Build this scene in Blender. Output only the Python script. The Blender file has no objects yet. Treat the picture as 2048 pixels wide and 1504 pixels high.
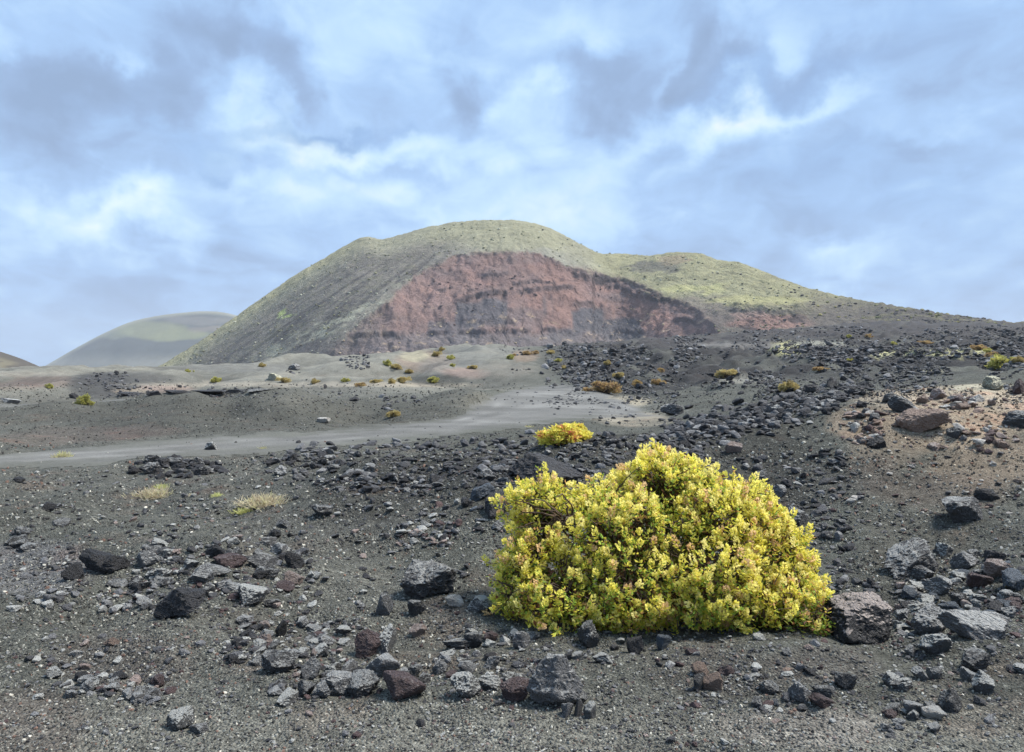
import bpy, bmesh, math, random
import numpy as np, time
T0 = time.time()

random.seed(7)
RNG = np.random.default_rng(7)
C = bpy.context.scene.collection
scene = bpy.context.scene
PI = math.pi

# ------------------------------------------------------------------ camera
F = 1547.0            # focal length in photograph pixels (2048 wide)
EYE = 1.65
cam_d = bpy.data.cameras.new("camera")
cam_d.sensor_width = 36.0
cam_d.lens = 36.0 * F / 2048.0
cam_d.clip_start = 0.05
cam_d.clip_end = 20000.0
cam = bpy.data.objects.new("camera", cam_d)
C.objects.link(cam)
cam.location = (0, 0, EYE)
cam.rotation_euler = (math.radians(90), 0, 0)
scene.camera = cam

# ------------------------------------------------------------------ sun, exposure
SUN_EL, SUN_AZ = math.radians(57), math.radians(82)      # azimuth measured from the view axis to the right
sun_d = bpy.data.lights.new("sun", 'SUN')
sun_d.energy = 3.5
sun_d.angle = math.radians(20)
sun_d.color = (1.0, 0.945, 0.86)
sun = bpy.data.objects.new("sun", sun_d)
C.objects.link(sun)
sun.rotation_euler = (PI / 2 - SUN_EL, 0, PI - SUN_AZ)
sun.location = (0, 0, 300)
scene.view_settings.view_transform = 'Standard'
scene.view_settings.look = 'None'
scene.view_settings.gamma = 1.0
scene.view_settings.exposure = 1.0
scene.view_settings.use_curve_mapping = False
cy = scene.cycles
cy.use_denoising = True
try:
    cy.denoiser = 'OPENIMAGEDENOISE'
    cy.denoising_input_passes = 'RGB_ALBEDO_NORMAL'
    cy.denoising_prefilter = 'ACCURATE'
except Exception:
    pass
cy.max_bounces = 5
cy.diffuse_bounces = 2
cy.glossy_bounces = 2
cy.transmission_bounces = 3
cy.transparent_max_bounces = 6
cy.volume_bounces = 0
cy.use_adaptive_sampling = True
cy.adaptive_threshold = 0.02


# ------------------------------------------------------------------ node helper
class NT:
    def __init__(s, tree):
        s.t = tree
        s.n = tree.nodes
        s.l = tree.links

    def new(s, typ, **kw):
        n = s.n.new(typ)
        for k, v in kw.items():
            setattr(n, k, v)
        return n

    def put(s, sock, v):
        if hasattr(v, 'is_linked') or isinstance(v, bpy.types.NodeSocket):
            s.l.new(v, sock)
        else:
            sock.default_value = v

    def m(s, op, a, b=None, c=None, clamp=False):
        n = s.new('ShaderNodeMath', operation=op, use_clamp=clamp)
        s.put(n.inputs[0], a)
        if b is not None:
            s.put(n.inputs[1], b)
        if c is not None:
            s.put(n.inputs[2], c)
        return n.outputs[0]

    def v(s, op, a, b=None, scale=None):
        n = s.new('ShaderNodeVectorMath', operation=op)
        s.put(n.inputs[0], a)
        if b is not None:
            s.put(n.inputs[1], b)
        if scale is not None:
            s.put(n.inputs['Scale'], scale)
        return n.outputs[0]

    def mix(s, f, a, b, blend='MIX'):
        n = s.new('ShaderNodeMix', data_type='RGBA', blend_type=blend)
        s.put(n.inputs[0], f)
        for k, q in ((6, a), (7, b)):
            if isinstance(q, tuple) and len(q) == 3:
                q = (*q, 1)
            s.put(n.inputs[k], q)
        return n.outputs[2]

    def noise(s, vec, scale, detail=4, rough=0.55, dist=0.0, col=False, lac=2.0, dim='3D'):
        n = s.new('ShaderNodeTexNoise', noise_dimensions=dim)
        if vec is not None:
            s.put(n.inputs['Vector'], vec)
        n.inputs['Scale'].default_value = scale
        n.inputs['Detail'].default_value = detail
        n.inputs['Roughness'].default_value = rough
        n.inputs['Lacunarity'].default_value = lac
        n.inputs['Distortion'].default_value = dist
        return n.outputs['Color' if col else 'Fac']

    def vor(s, vec, scale, out='Distance', feature='F1'):
        n = s.new('ShaderNodeTexVoronoi', feature=feature)
        s.put(n.inputs['Vector'], vec)
        n.inputs['Scale'].default_value = scale
        return n.outputs[out]

    def ramp(s, f, lo, hi, a=0.0, b=1.0):
        n = s.new('ShaderNodeMapRange', clamp=True, interpolation_type='SMOOTHSTEP')
        s.put(n.inputs[0], f)
        n.inputs[1].default_value = lo
        n.inputs[2].default_value = hi
        n.inputs[3].default_value = a
        n.inputs[4].default_value = b
        return n.outputs[0]

    def cramp(s, f, stops, interp='LINEAR'):
        n = s.new('ShaderNodeValToRGB')
        s.put(n.inputs[0], f)
        cr = n.color_ramp
        cr.interpolation = interp
        while len(cr.elements) < len(stops):
            cr.elements.new(0.5)
        for e, (p, c) in zip(cr.elements, stops):
            e.position = p
            e.color = (*c, 1)
        return n.outputs[0]


# ------------------------------------------------------------------ world: blue sky behind broken cloud
def build_world():
    w = bpy.data.worlds.new("World")
    scene.world = w
    w.use_nodes = True
    w.node_tree.nodes.clear()
    N = NT(w.node_tree)
    tc = N.new('ShaderNodeTexCoord').outputs['Generated']
    sky = N.new('ShaderNodeTexSky', sky_type='NISHITA')
    sky.sun_disc = False
    sky.sun_elevation = SUN_EL
    sky.sun_rotation = SUN_AZ
    sky.air_density = 1.0
    sky.dust_density = 0.6
    sky.ozone_density = 1.6
    blue = N.v('SCALE', sky.outputs[0], scale=0.085)
    d = N.v('NORMALIZE', tc)
    sep = N.new('ShaderNodeSeparateXYZ')
    N.l.new(d, sep.inputs[0])
    x, y, z = sep.outputs
    az = N.m('ARCTAN2', x, y)
    el = N.m('ARCSINE', z)
    # clouds lie on a flat layer: project the direction on to it
    zz = N.m('ADD', N.m('MAXIMUM', z, 0.0), 0.30)
    cv = N.new('ShaderNodeCombineXYZ')
    N.put(cv.inputs[0], N.m('DIVIDE', x, zz))
    N.put(cv.inputs[1], N.m('DIVIDE', y, zz))
    p = cv.outputs[0]
    big = N.noise(p, 1.1, 2, 0.5, 0.3, dim='2D')
    mid = N.noise(N.v('ADD', p, (13.1, 4.2, 1.7)), 3.2, 5, 0.54, 0.6, dim='2D')
    fine = N.noise(N.v('ADD', N.v('MULTIPLY', p, (1.0, 0.8, 1.0)), (3.1, 9.2, 5.7)), 9.0, 5, 0.58, 0.4, dim='2D')
    # domain warp for the cloud masses
    ae = N.new('ShaderNodeCombineXYZ')
    N.put(ae.inputs[0], az)
    N.put(ae.inputs[1], el)
    wv = N.noise(ae.outputs[0], 6.5, 6, 0.56, 0.0, col=True, dim='2D')
    wv = N.v('SCALE', N.v('SUBTRACT', wv, (0.5, 0.5, 0.5)), scale=0.19)
    q = N.v('MULTIPLY', N.v('ADD', ae.outputs[0], wv), (1, 1, 0))
    ROT = {}
    for deg in (-25, 0, 12):
        if deg == 0:
            ROT[0] = q
            continue
        r = N.new('ShaderNodeVectorRotate', rotation_type='Z_AXIS')
        N.put(r.inputs['Vector'], q)
        r.inputs['Angle'].default_value = math.radians(-deg)
        ROT[deg] = r.outputs[0]

    def vma(v, a, b):
        n = N.new('ShaderNodeVectorMath', operation='MULTIPLY_ADD')
        N.put(n.inputs[0], v)
        n.inputs[1].default_value = a
        n.inputs[2].default_value = b
        return n.outputs[0]

    def total(lst):
        acc = 0.0
        for (px, py, rx, ry, amp, *t) in lst:
            deg = min(ROT, key=lambda k: abs(k - (t[0] if t else 0)))
            a0 = math.atan((px - 1024) / F)
            e0 = math.atan((752 - py) / math.hypot(F, px - 1024))
            ct, st = math.cos(math.radians(deg)), math.sin(math.radians(deg))
            a1, e1 = a0 * ct + e0 * st, -a0 * st + e0 * ct
            sa, se = rx / F, ry / F
            v = vma(ROT[deg], (1 / sa, 1 / se, 0), (-a1 / sa, -e1 / se, 0))
            dn = N.new('ShaderNodeVectorMath', operation='DOT_PRODUCT')
            N.l.new(v, dn.inputs[0])
            N.l.new(v, dn.inputs[1])
            g = N.m('POWER', 0.3679, dn.outputs['Value'])
            acc = N.m('MULTIPLY_ADD', g, amp, acc)
        return acc

    bright = total([
        (205, 425, 110, 42, .50, -4), (170, 500, 120, 40, .16), (70, 95, 90, 40, .28), (455, 160, 60, 32, .30, -25),
        (250, 115, 50, 22, .22, -25), (640, 290, 260, 38, .30, 0), (480, 215, 110, 22, .20, 6), (560, 395, 420, 40, .20, 0),
        (700, 60, 190, 90, .16), (1035, 195, 48, 52, .38, 12), (1290, 250, 110, 40, .22), (1480, 240, 80, 50, .34, 12),
        (1620, 185, 130, 22, .30, 12), (1900, 258, 100, 24, .20), (860, 300, 180, 60, .16), (1090, 330, 260, 60, .16),
        (1690, 555, 80, 32, .30, 12), (1120, 60, 120, 40, .16, -25), (1500, 60, 90, 90, .18), (1060, 445, 300, 40, .20), (1340, 150, 22, 60, .26)])
    dark = total([
        (470, 105, 90, 62, .52, -25), (600, 180, 70, 30, .28, -25), (130, 140, 70, 60, .34), (190, 215, 190, 60, .38, 12),
        (330, 160, 80, 50, .30), (40, 240, 60, 60, .26), (935, 150, 75, 42, .42, -25), (1190, 150, 110, 55, .46, 0),
        (1370, 80, 40, 80, .38, 0), (1480, 150, 170, 24, .30, 12), (1330, 300, 90, 34, .20), (260, 520, 150, 36, .20),
        (300, 610, 260, 60, .16), (1850, 300, 160, 40, .14), (1930, 90, 140, 40, .16, 12), (120, 340, 130, 34, .18), (700, 352, 200, 16, .14), (1780, 470, 300, 70, .10)])
    gap = total([
        (690, 243, 120, 15, .85), (590, 258, 110, 18, .55), (420, 292, 110, 34, .55), (430, 345, 60, 16, .55),
        (1650, 330, 260, 50, .32), (1500, 165, 180, 24, .32, 12), (1850, 420, 260, 60, .28), (1750, 80, 260, 50, .2, 12), (30, 690, 300, 60, .35), (1930, 570, 130, 40, .25)])
    # value of the cloud deck
    val = N.m('ADD', 0.46, N.m('MULTIPLY', N.m('SUBTRACT', big, 0.5), 0.35))
    val = N.m('ADD', val, N.m('MULTIPLY', N.m('SUBTRACT', mid, 0.5), 0.62))
    val = N.m('ADD', val, N.m('MULTIPLY', N.m('SUBTRACT', fine, 0.5), 0.46))
    val = N.m('ADD', val, bright)
    val = N.m('SUBTRACT', val, N.m('MULTIPLY', dark, 0.85))
    cloud = N.cramp(val, [(0.0, (.148, .212, .325)), (0.22, (.170, .248, .385)), (0.45, (.212, .320, .490)),
                          (0.68, (.295, .415, .545)), (0.90, (.405, .50, .55)), (1.0, (.48, .53, .55))])
    gcov = N.m('ADD', gap, N.m('MULTIPLY', N.m('SUBTRACT', mid, 0.5), 0.5), clamp=True)
    gcov = N.m('MULTIPLY', gcov, 0.85)
    col = N.mix(gcov, cloud, N.mix(0.6, N.v('SCALE', blue, scale=0.5), (.155, .275, .50)))
    bg = N.new('ShaderNodeBackground')
    N.l.new(col, bg.inputs[0])
    bg.inputs[1].default_value = 1.0
    out = N.new('ShaderNodeOutputWorld')
    N.l.new(bg.outputs[0], out.inputs[0])
    w.cycles.sampling_method = 'NONE'


build_world()


# ------------------------------------------------------------------ numpy noise
def _hash(ix, iy, iz, seed):
    h = (ix.astype(np.int64) * 374761393 + iy.astype(np.int64) * 668265263 + iz.astype(np.int64) * 2147483647 + seed * 974634777) & 0xFFFFFFFF
    h = ((h ^ (h >> 13)) * 1274126177) & 0xFFFFFFFF
    h = ((h ^ (h >> 16)) * 2246822519) & 0xFFFFFFFF
    h = h ^ (h >> 15)
    return (h & 0xFFFFFF).astype(np.float64) / float(0xFFFFFF)


def noise2(x, y, seed=0):
    x = np.asarray(x, float)
    y = np.asarray(y, float)
    ix, iy = np.floor(x), np.floor(y)
    fx, fy = x - ix, y - iy
    ux = fx * fx * fx * (fx * (fx * 6 - 15) + 10)
    uy = fy * fy * fy * (fy * (fy * 6 - 15) + 10)
    z = np.zeros_like(ix)
    a = _hash(ix, iy, z, seed)
    b = _hash(ix + 1, iy, z, seed)
    c = _hash(ix, iy + 1, z, seed)
    d = _hash(ix + 1, iy + 1, z, seed)
    return (a * (1 - ux) + b * ux) * (1 - uy) + (c * (1 - ux) + d * ux) * uy


def fbm2(x, y, oct=4, seed=0, gain=0.5):
    s = 0.0
    a = 1.0
    t = 0.0
    c, sn = math.cos(0.6), math.sin(0.6)
    for o in range(oct):
        s = s + a * (noise2(x, y, seed + o * 17) - 0.5)
        t += a
        a *= gain
        x, y = (x * c - y * sn) * 2.03 + 5.3, (x * sn + y * c) * 2.03 + 1.7
    return s / t * 2.0          # about -1..1


def ridged2(x, y, oct=4, seed=0):
    s = 0.0
    a = 1.0
    t = 0.0
    for o in range(oct):
        n = 1 - np.abs(noise2(x, y, seed + o * 31) * 2 - 1)
        s = s + a * n * n
        t += a
        a *= 0.5
        x, y = x * 2.07 + 3.1, y * 2.07 + 7.7
    return s / t


def noise3(x, y, z, seed=0):
    ix, iy, iz = np.floor(x), np.floor(y), np.floor(z)
    fx, fy, fz = x - ix, y - iy, z - iz
    u = fx * fx * (3 - 2 * fx)
    v = fy * fy * (3 - 2 * fy)
    w = fz * fz * (3 - 2 * fz)
    r = 0
    for dx in (0, 1):
        for dy in (0, 1):
            for dz in (0, 1):
                r = r + _hash(ix + dx, iy + dy, iz + dz, seed) * (u if dx else 1 - u) * (v if dy else 1 - v) * (w if dz else 1 - w)
    return r


def fbm3(p, scale, oct=3, seed=0):
    s = 0
    a = 1.0
    t = 0
    q = p * scale
    for o in range(oct):
        s = s + a * (noise3(q[:, 0], q[:, 1], q[:, 2], seed + o * 13) - 0.5)
        t += a
        a *= 0.5
        q = q * 2.03 + 4.7
    return s / t * 2


def sstep(x, a, b):
    t = np.clip((x - a) / (b - a), 0, 1)
    return t * t * (3 - 2 * t)


# ------------------------------------------------------------------ mesh helpers
def mesh_np(name, V, faces, mat=None, smooth=True, attrs=None):
    """V (n,3); faces: one (m,k) array or a list of such arrays."""
    if not isinstance(faces, (list, tuple)):
        faces = [faces]
    faces = [np.asarray(f, np.int32) for f in faces if len(f)]
    me = bpy.data.meshes.new(name)
    V = np.ascontiguousarray(V, np.float32)
    me.vertices.add(len(V))
    me.vertices.foreach_set('co', V.ravel())
    loops = np.concatenate([f.ravel() for f in faces])
    tot = np.concatenate([np.full(len(f), f.shape[1], np.int32) for f in faces])
    start = np.concatenate([[0], np.cumsum(tot)[:-1]]).astype(np.int32)
    me.loops.add(len(loops))
    me.loops.foreach_set('vertex_index', loops)
    me.polygons.add(len(tot))
    me.polygons.foreach_set('loop_start', start)
    me.polygons.foreach_set('loop_total', tot)
    me.polygons.foreach_set('use_smooth', np.full(len(tot), smooth, bool))
    for k, a in (attrs or {}).items():
        a = np.asarray(a, np.float32)
        if a.ndim == 2:
            if a.shape[1] == 3:
                a = np.concatenate([a, np.ones((len(a), 1), np.float32)], 1)
            at = me.attributes.new(k, 'FLOAT_COLOR', 'POINT')
            at.data.foreach_set('color', np.ascontiguousarray(a).ravel())
        else:
            at = me.attributes.new(k, 'FLOAT', 'POINT')
            at.data.foreach_set('value', np.ascontiguousarray(a))
    me.update(calc_edges=True)
    if mat is not None:
        me.materials.append(mat)
    return me


def link(name, me, parent=None, loc=None):
    o = bpy.data.objects.new(name, me)
    C.objects.link(o)
    if parent is not None:
        o.parent = parent
    if loc is not None:
        o.location = loc
    return o


def tag(o, label=None, cat=None, group=None, kind=None):
    if label:
        assert 4 <= len(label.split()) <= 16, label
        o['label'] = label
    if cat:
        o['category'] = cat
    if group:
        o['group'] = group
    if kind:
        o['kind'] = kind
    return o


# ------------------------------------------------------------------ materials
def new_mat(name):
    m = bpy.data.materials.new(name)
    m.use_nodes = True
    m.node_tree.nodes.clear()
    N = NT(m.node_tree)
    return m, N


def finish(N, col, rough, height=None, dist=0.02, strength=1.0, spec=0.25, sub=None):
    b = N.new('ShaderNodeBsdfPrincipled')
    N.put(b.inputs['Base Color'], col)
    N.put(b.inputs['Roughness'], rough)
    b.inputs['Specular IOR Level'].default_value = spec
    if height is not None:
        bp = N.new('ShaderNodeBump')
        bp.inputs['Strength'].default_value = strength
        bp.inputs['Distance'].default_value = dist
        N.put(bp.inputs['Height'], height)
        N.l.new(bp.outputs[0], b.inputs['Normal'])
    o = N.new('ShaderNodeOutputMaterial')
    N.l.new(b.outputs[0], o.inputs[0])
    return b


def ground_material():
    m, N = new_mat("cinder_ash")
    co = N.new('ShaderNodeTexCoord').outputs['Object']
    a = N.new('ShaderNodeAttribute', attribute_name='col').outputs['Color']
    grit = N.new('ShaderNodeAttribute', attribute_name='grit').outputs['Fac']
    n1 = N.noise(co, 0.9, 5, 0.6)
    n2 = N.noise(co, 9.0, 5, 0.65)
    n3 = N.noise(co, 48.0, 4, 0.7)
    v1 = N.vor(co, 70.0, 'Color')
    vd = N.vor(co, 70.0, 'Distance')
    f = N.m('ADD', N.m('MULTIPLY', N.m('SUBTRACT', n1, 0.5), 1.1), N.m('MULTIPLY', N.m('SUBTRACT', n2, 0.5), 1.4))
    f = N.m('ADD', f, N.m('MULTIPLY', N.m('SUBTRACT', n3, 0.5), N.m('MULTIPLY', grit, 1.5)))
    f = N.m('ADD', f, 1.0)
    f = N.m('MAXIMUM', f, 0.25)
    c = N.v('SCALE', a, scale=f)
    sp = N.new('ShaderNodeSeparateColor')
    N.l.new(v1, sp.inputs[0])
    pale = N.m('MULTIPLY', N.ramp(sp.outputs[0], 0.80, 0.92), N.m('MULTIPLY', grit, N.ramp(n2, 0.38, 0.62, 0.1, 0.75)))
    c = N.mix(pale, c, N.mix(0.5, (.34, .335, .28), N.v('SCALE', a, scale=2.4)))
    drk = N.m('MULTIPLY', N.ramp(sp.outputs[1], 0.72, 0.85), N.m('MULTIPLY', grit, 0.7))
    c = N.mix(drk, c, N.v('SCALE', a, scale=0.42))
    # rusty cinder tint in soft patches
    red = N.m('MULTIPLY', N.ramp(N.noise(N.v('ADD', co, (7, 3, 1)), 1.3, 3, 0.5), 0.56, 0.75), N.m('MULTIPLY', grit, 0.35))
    c = N.mix(red, c, N.mix(1.0, c, (1.45, 0.92, 0.80), 'MULTIPLY'))
    h = N.m('ADD', N.m('MULTIPLY', n2, 0.9), N.m('MULTIPLY', n3, 0.45))
    h = N.m('SUBTRACT', h, N.m('MULTIPLY', vd, N.m('MULTIPLY', grit, 0.45)))
    finish(N, c, 0.95, h, 0.045, 1.0, 0.12)
    return m


def road_material():
    m, N = new_mat("rolled_cinder_track")
    co = N.new('ShaderNodeTexCoord').outputs['Object']
    a = N.new('ShaderNodeAttribute', attribute_name='col').outputs['Color']
    n1 = N.noise(co, 0.6, 4, 0.6)
    n2 = N.noise(co, 14.0, 5, 0.7)
    f = N.m('ADD', 1.0, N.m('ADD', N.m('MULTIPLY', N.m('SUBTRACT', n1, 0.5), 0.7), N.m('MULTIPLY', N.m('SUBTRACT', n2, 0.5), 1.0)))
    finish(N, N.v('SCALE', a, scale=f), 0.95, n2, 0.02, 1.0, 0.12)
    return m


def hill_material():
    m, N = new_mat("volcano_slope")
    co = N.new('ShaderNodeTexCoord').outputs['Object']
    a = N.new('ShaderNodeAttribute', attribute_name='col').outputs['Color']
    n1 = N.noise(co, 0.05, 5, 0.6)
    n2 = N.noise(co, 0.33, 5, 0.7)
    n3 = N.noise(co, 1.1, 3, 0.6)
    f = N.m('ADD', 1.0, N.m('ADD', N.m('MULTIPLY', N.m('SUBTRACT', n1, 0.5), 0.5), N.m('ADD', N.m('MULTIPLY', N.m('SUBTRACT', n2, 0.5), 0.9), N.m('MULTIPLY', N.m('SUBTRACT', n3, 0.5), 0.7))))
    h = N.m('ADD', n2, N.m('MULTIPLY', n3, 0.35))
    finish(N, N.v('SCALE', a, scale=N.m('MAXIMUM', f, 0.3)), 1.0, h, 2.2, 0.9, 0.05)
    return m


def soft_hill_material(name, bump):
    m, N = new_mat(name)
    co = N.new('ShaderNodeTexCoord').outputs['Object']
    a = N.new('ShaderNodeAttribute', attribute_name='col').outputs['Color']
    n1 = N.noise(co, 0.02, 5, 0.6)
    f = N.m('ADD', 1.0, N.m('MULTIPLY', N.m('SUBTRACT', n1, 0.5), 0.4))
    finish(N, N.v('SCALE', a, scale=f), 1.0, n1, bump, 0.5, 0.05)
    return m


def rock_material(name, base, crust_lit=(.42, .42, .40), amount=0.5, scale=1.0, tint=None, attr=False, world=False):
    """Vesicular lava: mottled stone, pits, and a patchy pale crust on tops: lichen and dust, plus painted light from above."""
    m, N = new_mat(name)
    tcn = N.new('ShaderNodeTexCoord')
    co = N.new('ShaderNodeNewGeometry').outputs['Position'] if world else tcn.outputs['Object']
    if not world:
        rnd = N.new('ShaderNodeObjectInfo').outputs['Random']
        off = N.new('ShaderNodeCombineXYZ')
        N.put(off.inputs[0], N.m('MULTIPLY', rnd, 37.0))
        N.put(off.inputs[1], N.m('MULTIPLY', rnd, 91.0))
        co = N.v('ADD', co, off.outputs[0])
    s = scale
    n1 = N.noise(co, 2.2 * s, 4, 0.6)
    n2 = N.noise(co, 11.0 * s, 5, 0.7)
    pits = N.vor(N.v('ADD', co, N.v('SCALE', N.noise(co, 9 * s, 2, 0.5, col=True), scale=0.12 / s)), 17.0 * s)
    if attr:
        b = N.new('ShaderNodeAttribute', attribute_name='col').outputs['Color']
        am = N.new('ShaderNodeAttribute', attribute_name='crust_lit').outputs['Fac']
    else:
        b = (*base, 1)
        am = amount
    f = N.m('ADD', 0.45, N.m('ADD', N.m('MULTIPLY', n1, 0.5), N.m('MULTIPLY', n2, 0.6)))
    c = N.mix(1.0, b, f, 'MULTIPLY')
    if tint is not None:
        c = N.mix(N.ramp(n1, 0.5, 0.66), c, (*tint, 1))
    geo = N.new('ShaderNodeNewGeometry').outputs['Normal']
    sp = N.new('ShaderNodeSeparateXYZ')
    N.l.new(geo, sp.inputs[0])
    up = N.ramp(sp.outputs[2], 0.1, 0.7)  # upward faces get more crust, which also paints their skylit tops
    patch = N.m('ADD', N.m('MULTIPLY', n1, 0.55), N.m('MULTIPLY', n2, 0.55))
    thr = N.m('SUBTRACT', 0.86, N.m('MULTIPLY', N.m('MULTIPLY', up, am), 0.55))
    k = N.m('MULTIPLY', N.m('SUBTRACT', patch, thr), 7.0, clamp=True)
    k = N.m('MULTIPLY', k, 0.85)
    c = N.mix(k, c, (*crust_lit, 1))
    hp = N.ramp(pits, 0.08, 0.42)
    h = N.m('ADD', N.m('MULTIPLY', hp, 0.55), N.m('ADD', N.m('MULTIPLY', n2, 1.0), N.m('MULTIPLY', n1, 0.4)))
    finish(N, c, 0.72 if world else 0.64, h, 0.10 / s if not world else 0.03, 0.9, 0.3 if world else 0.45)
    return m


def leaf_material(name, trans=0.35):
    m, N = new_mat(name)
    a = N.new('ShaderNodeAttribute', attribute_name='col').outputs['Color']
    b = N.new('ShaderNodeBsdfPrincipled')
    N.put(b.inputs['Base Color'], a)
    b.inputs['Roughness'].default_value = 0.55
    b.inputs['Specular IOR Level'].default_value = 0.25
    t = N.new('ShaderNodeBsdfTranslucent')
    N.put(t.inputs[0], a)
    mx = N.new('ShaderNodeMixShader')
    mx.inputs[0].default_value = trans
    N.l.new(b.outputs[0], mx.inputs[1])
    N.l.new(t.outputs[0], mx.inputs[2])
    o = N.new('ShaderNodeOutputMaterial')
    N.l.new(mx.outputs[0], o.inputs[0])
    return m


def bark_material():
    m, N = new_mat("twig_bark")
    co = N.new('ShaderNodeTexCoord').outputs['Object']
    n = N.noise(co, 22, 4, 0.6)
    finish(N, N.cramp(n, [(.3, (.045, .03, .022)), (.7, (.17, .12, .085))]), 0.9, n, 0.006, 0.8, 0.15)
    return m


M_GROUND = ground_material()
M_ROAD = road_material()
M_HILL = hill_material()
M_FARHILL = soft_hill_material("distant_slope", 6.0)
M_SIDEHILL = soft_hill_material("side_slope", 2.0)
M_LEAF = leaf_material("bush_leaves", 0.5)
M_BARK = bark_material()
TONE = {
    'black': rock_material("black_lava", (.045, .044, .047), (.30, .30, .29), 0.30),
    'dark grey': rock_material("dark_lava", (.075, .074, .076), (.44, .44, .42), 0.70),
    'grey': rock_material("grey_lava", (.16, .16, .163), (.52, .52, .50), 0.80),
    'lichen speckled': rock_material("lichen_lava", (.12, .12, .12), (.62, .62, .58), 1.0, 1.3),
    'maroon': rock_material("maroon_lava", (.105, .07, .068), (.36, .32, .31), 0.5),
    'tan brown': rock_material("tan_lava", (.26, .185, .145), (.48, .42, .36), 0.45),
    'pale': rock_material("pale_lava", (.46, .43, .39), (.70, .70, .66), 0.7),
    'pinkish': rock_material("pink_lava", (.33, .255, .225), (.56, .52, .48), 0.6),
    'bluish': rock_material("blue_lava", (.105, .125, .15), (.40, .43, .45), 0.4),
    'pink capped': rock_material("pink_capped_lava", (.030, .030, .033), (.46, .39, .35), 0.82, 0.7, None),
    'yellow crusted': rock_material("crusted_lava", (.34, .33, .26), (.66, .64, .46), 0.9),
}
M_RUBBLE = rock_material("rubble_lava", (.1, .1, .1), (.48, .48, .45), 0.5, 8.0, None, attr=True, world=True)


# ------------------------------------------------------------------ terrain
def P(D, py):
    return (D, EYE - (py - 752.0) * D / F)


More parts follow.
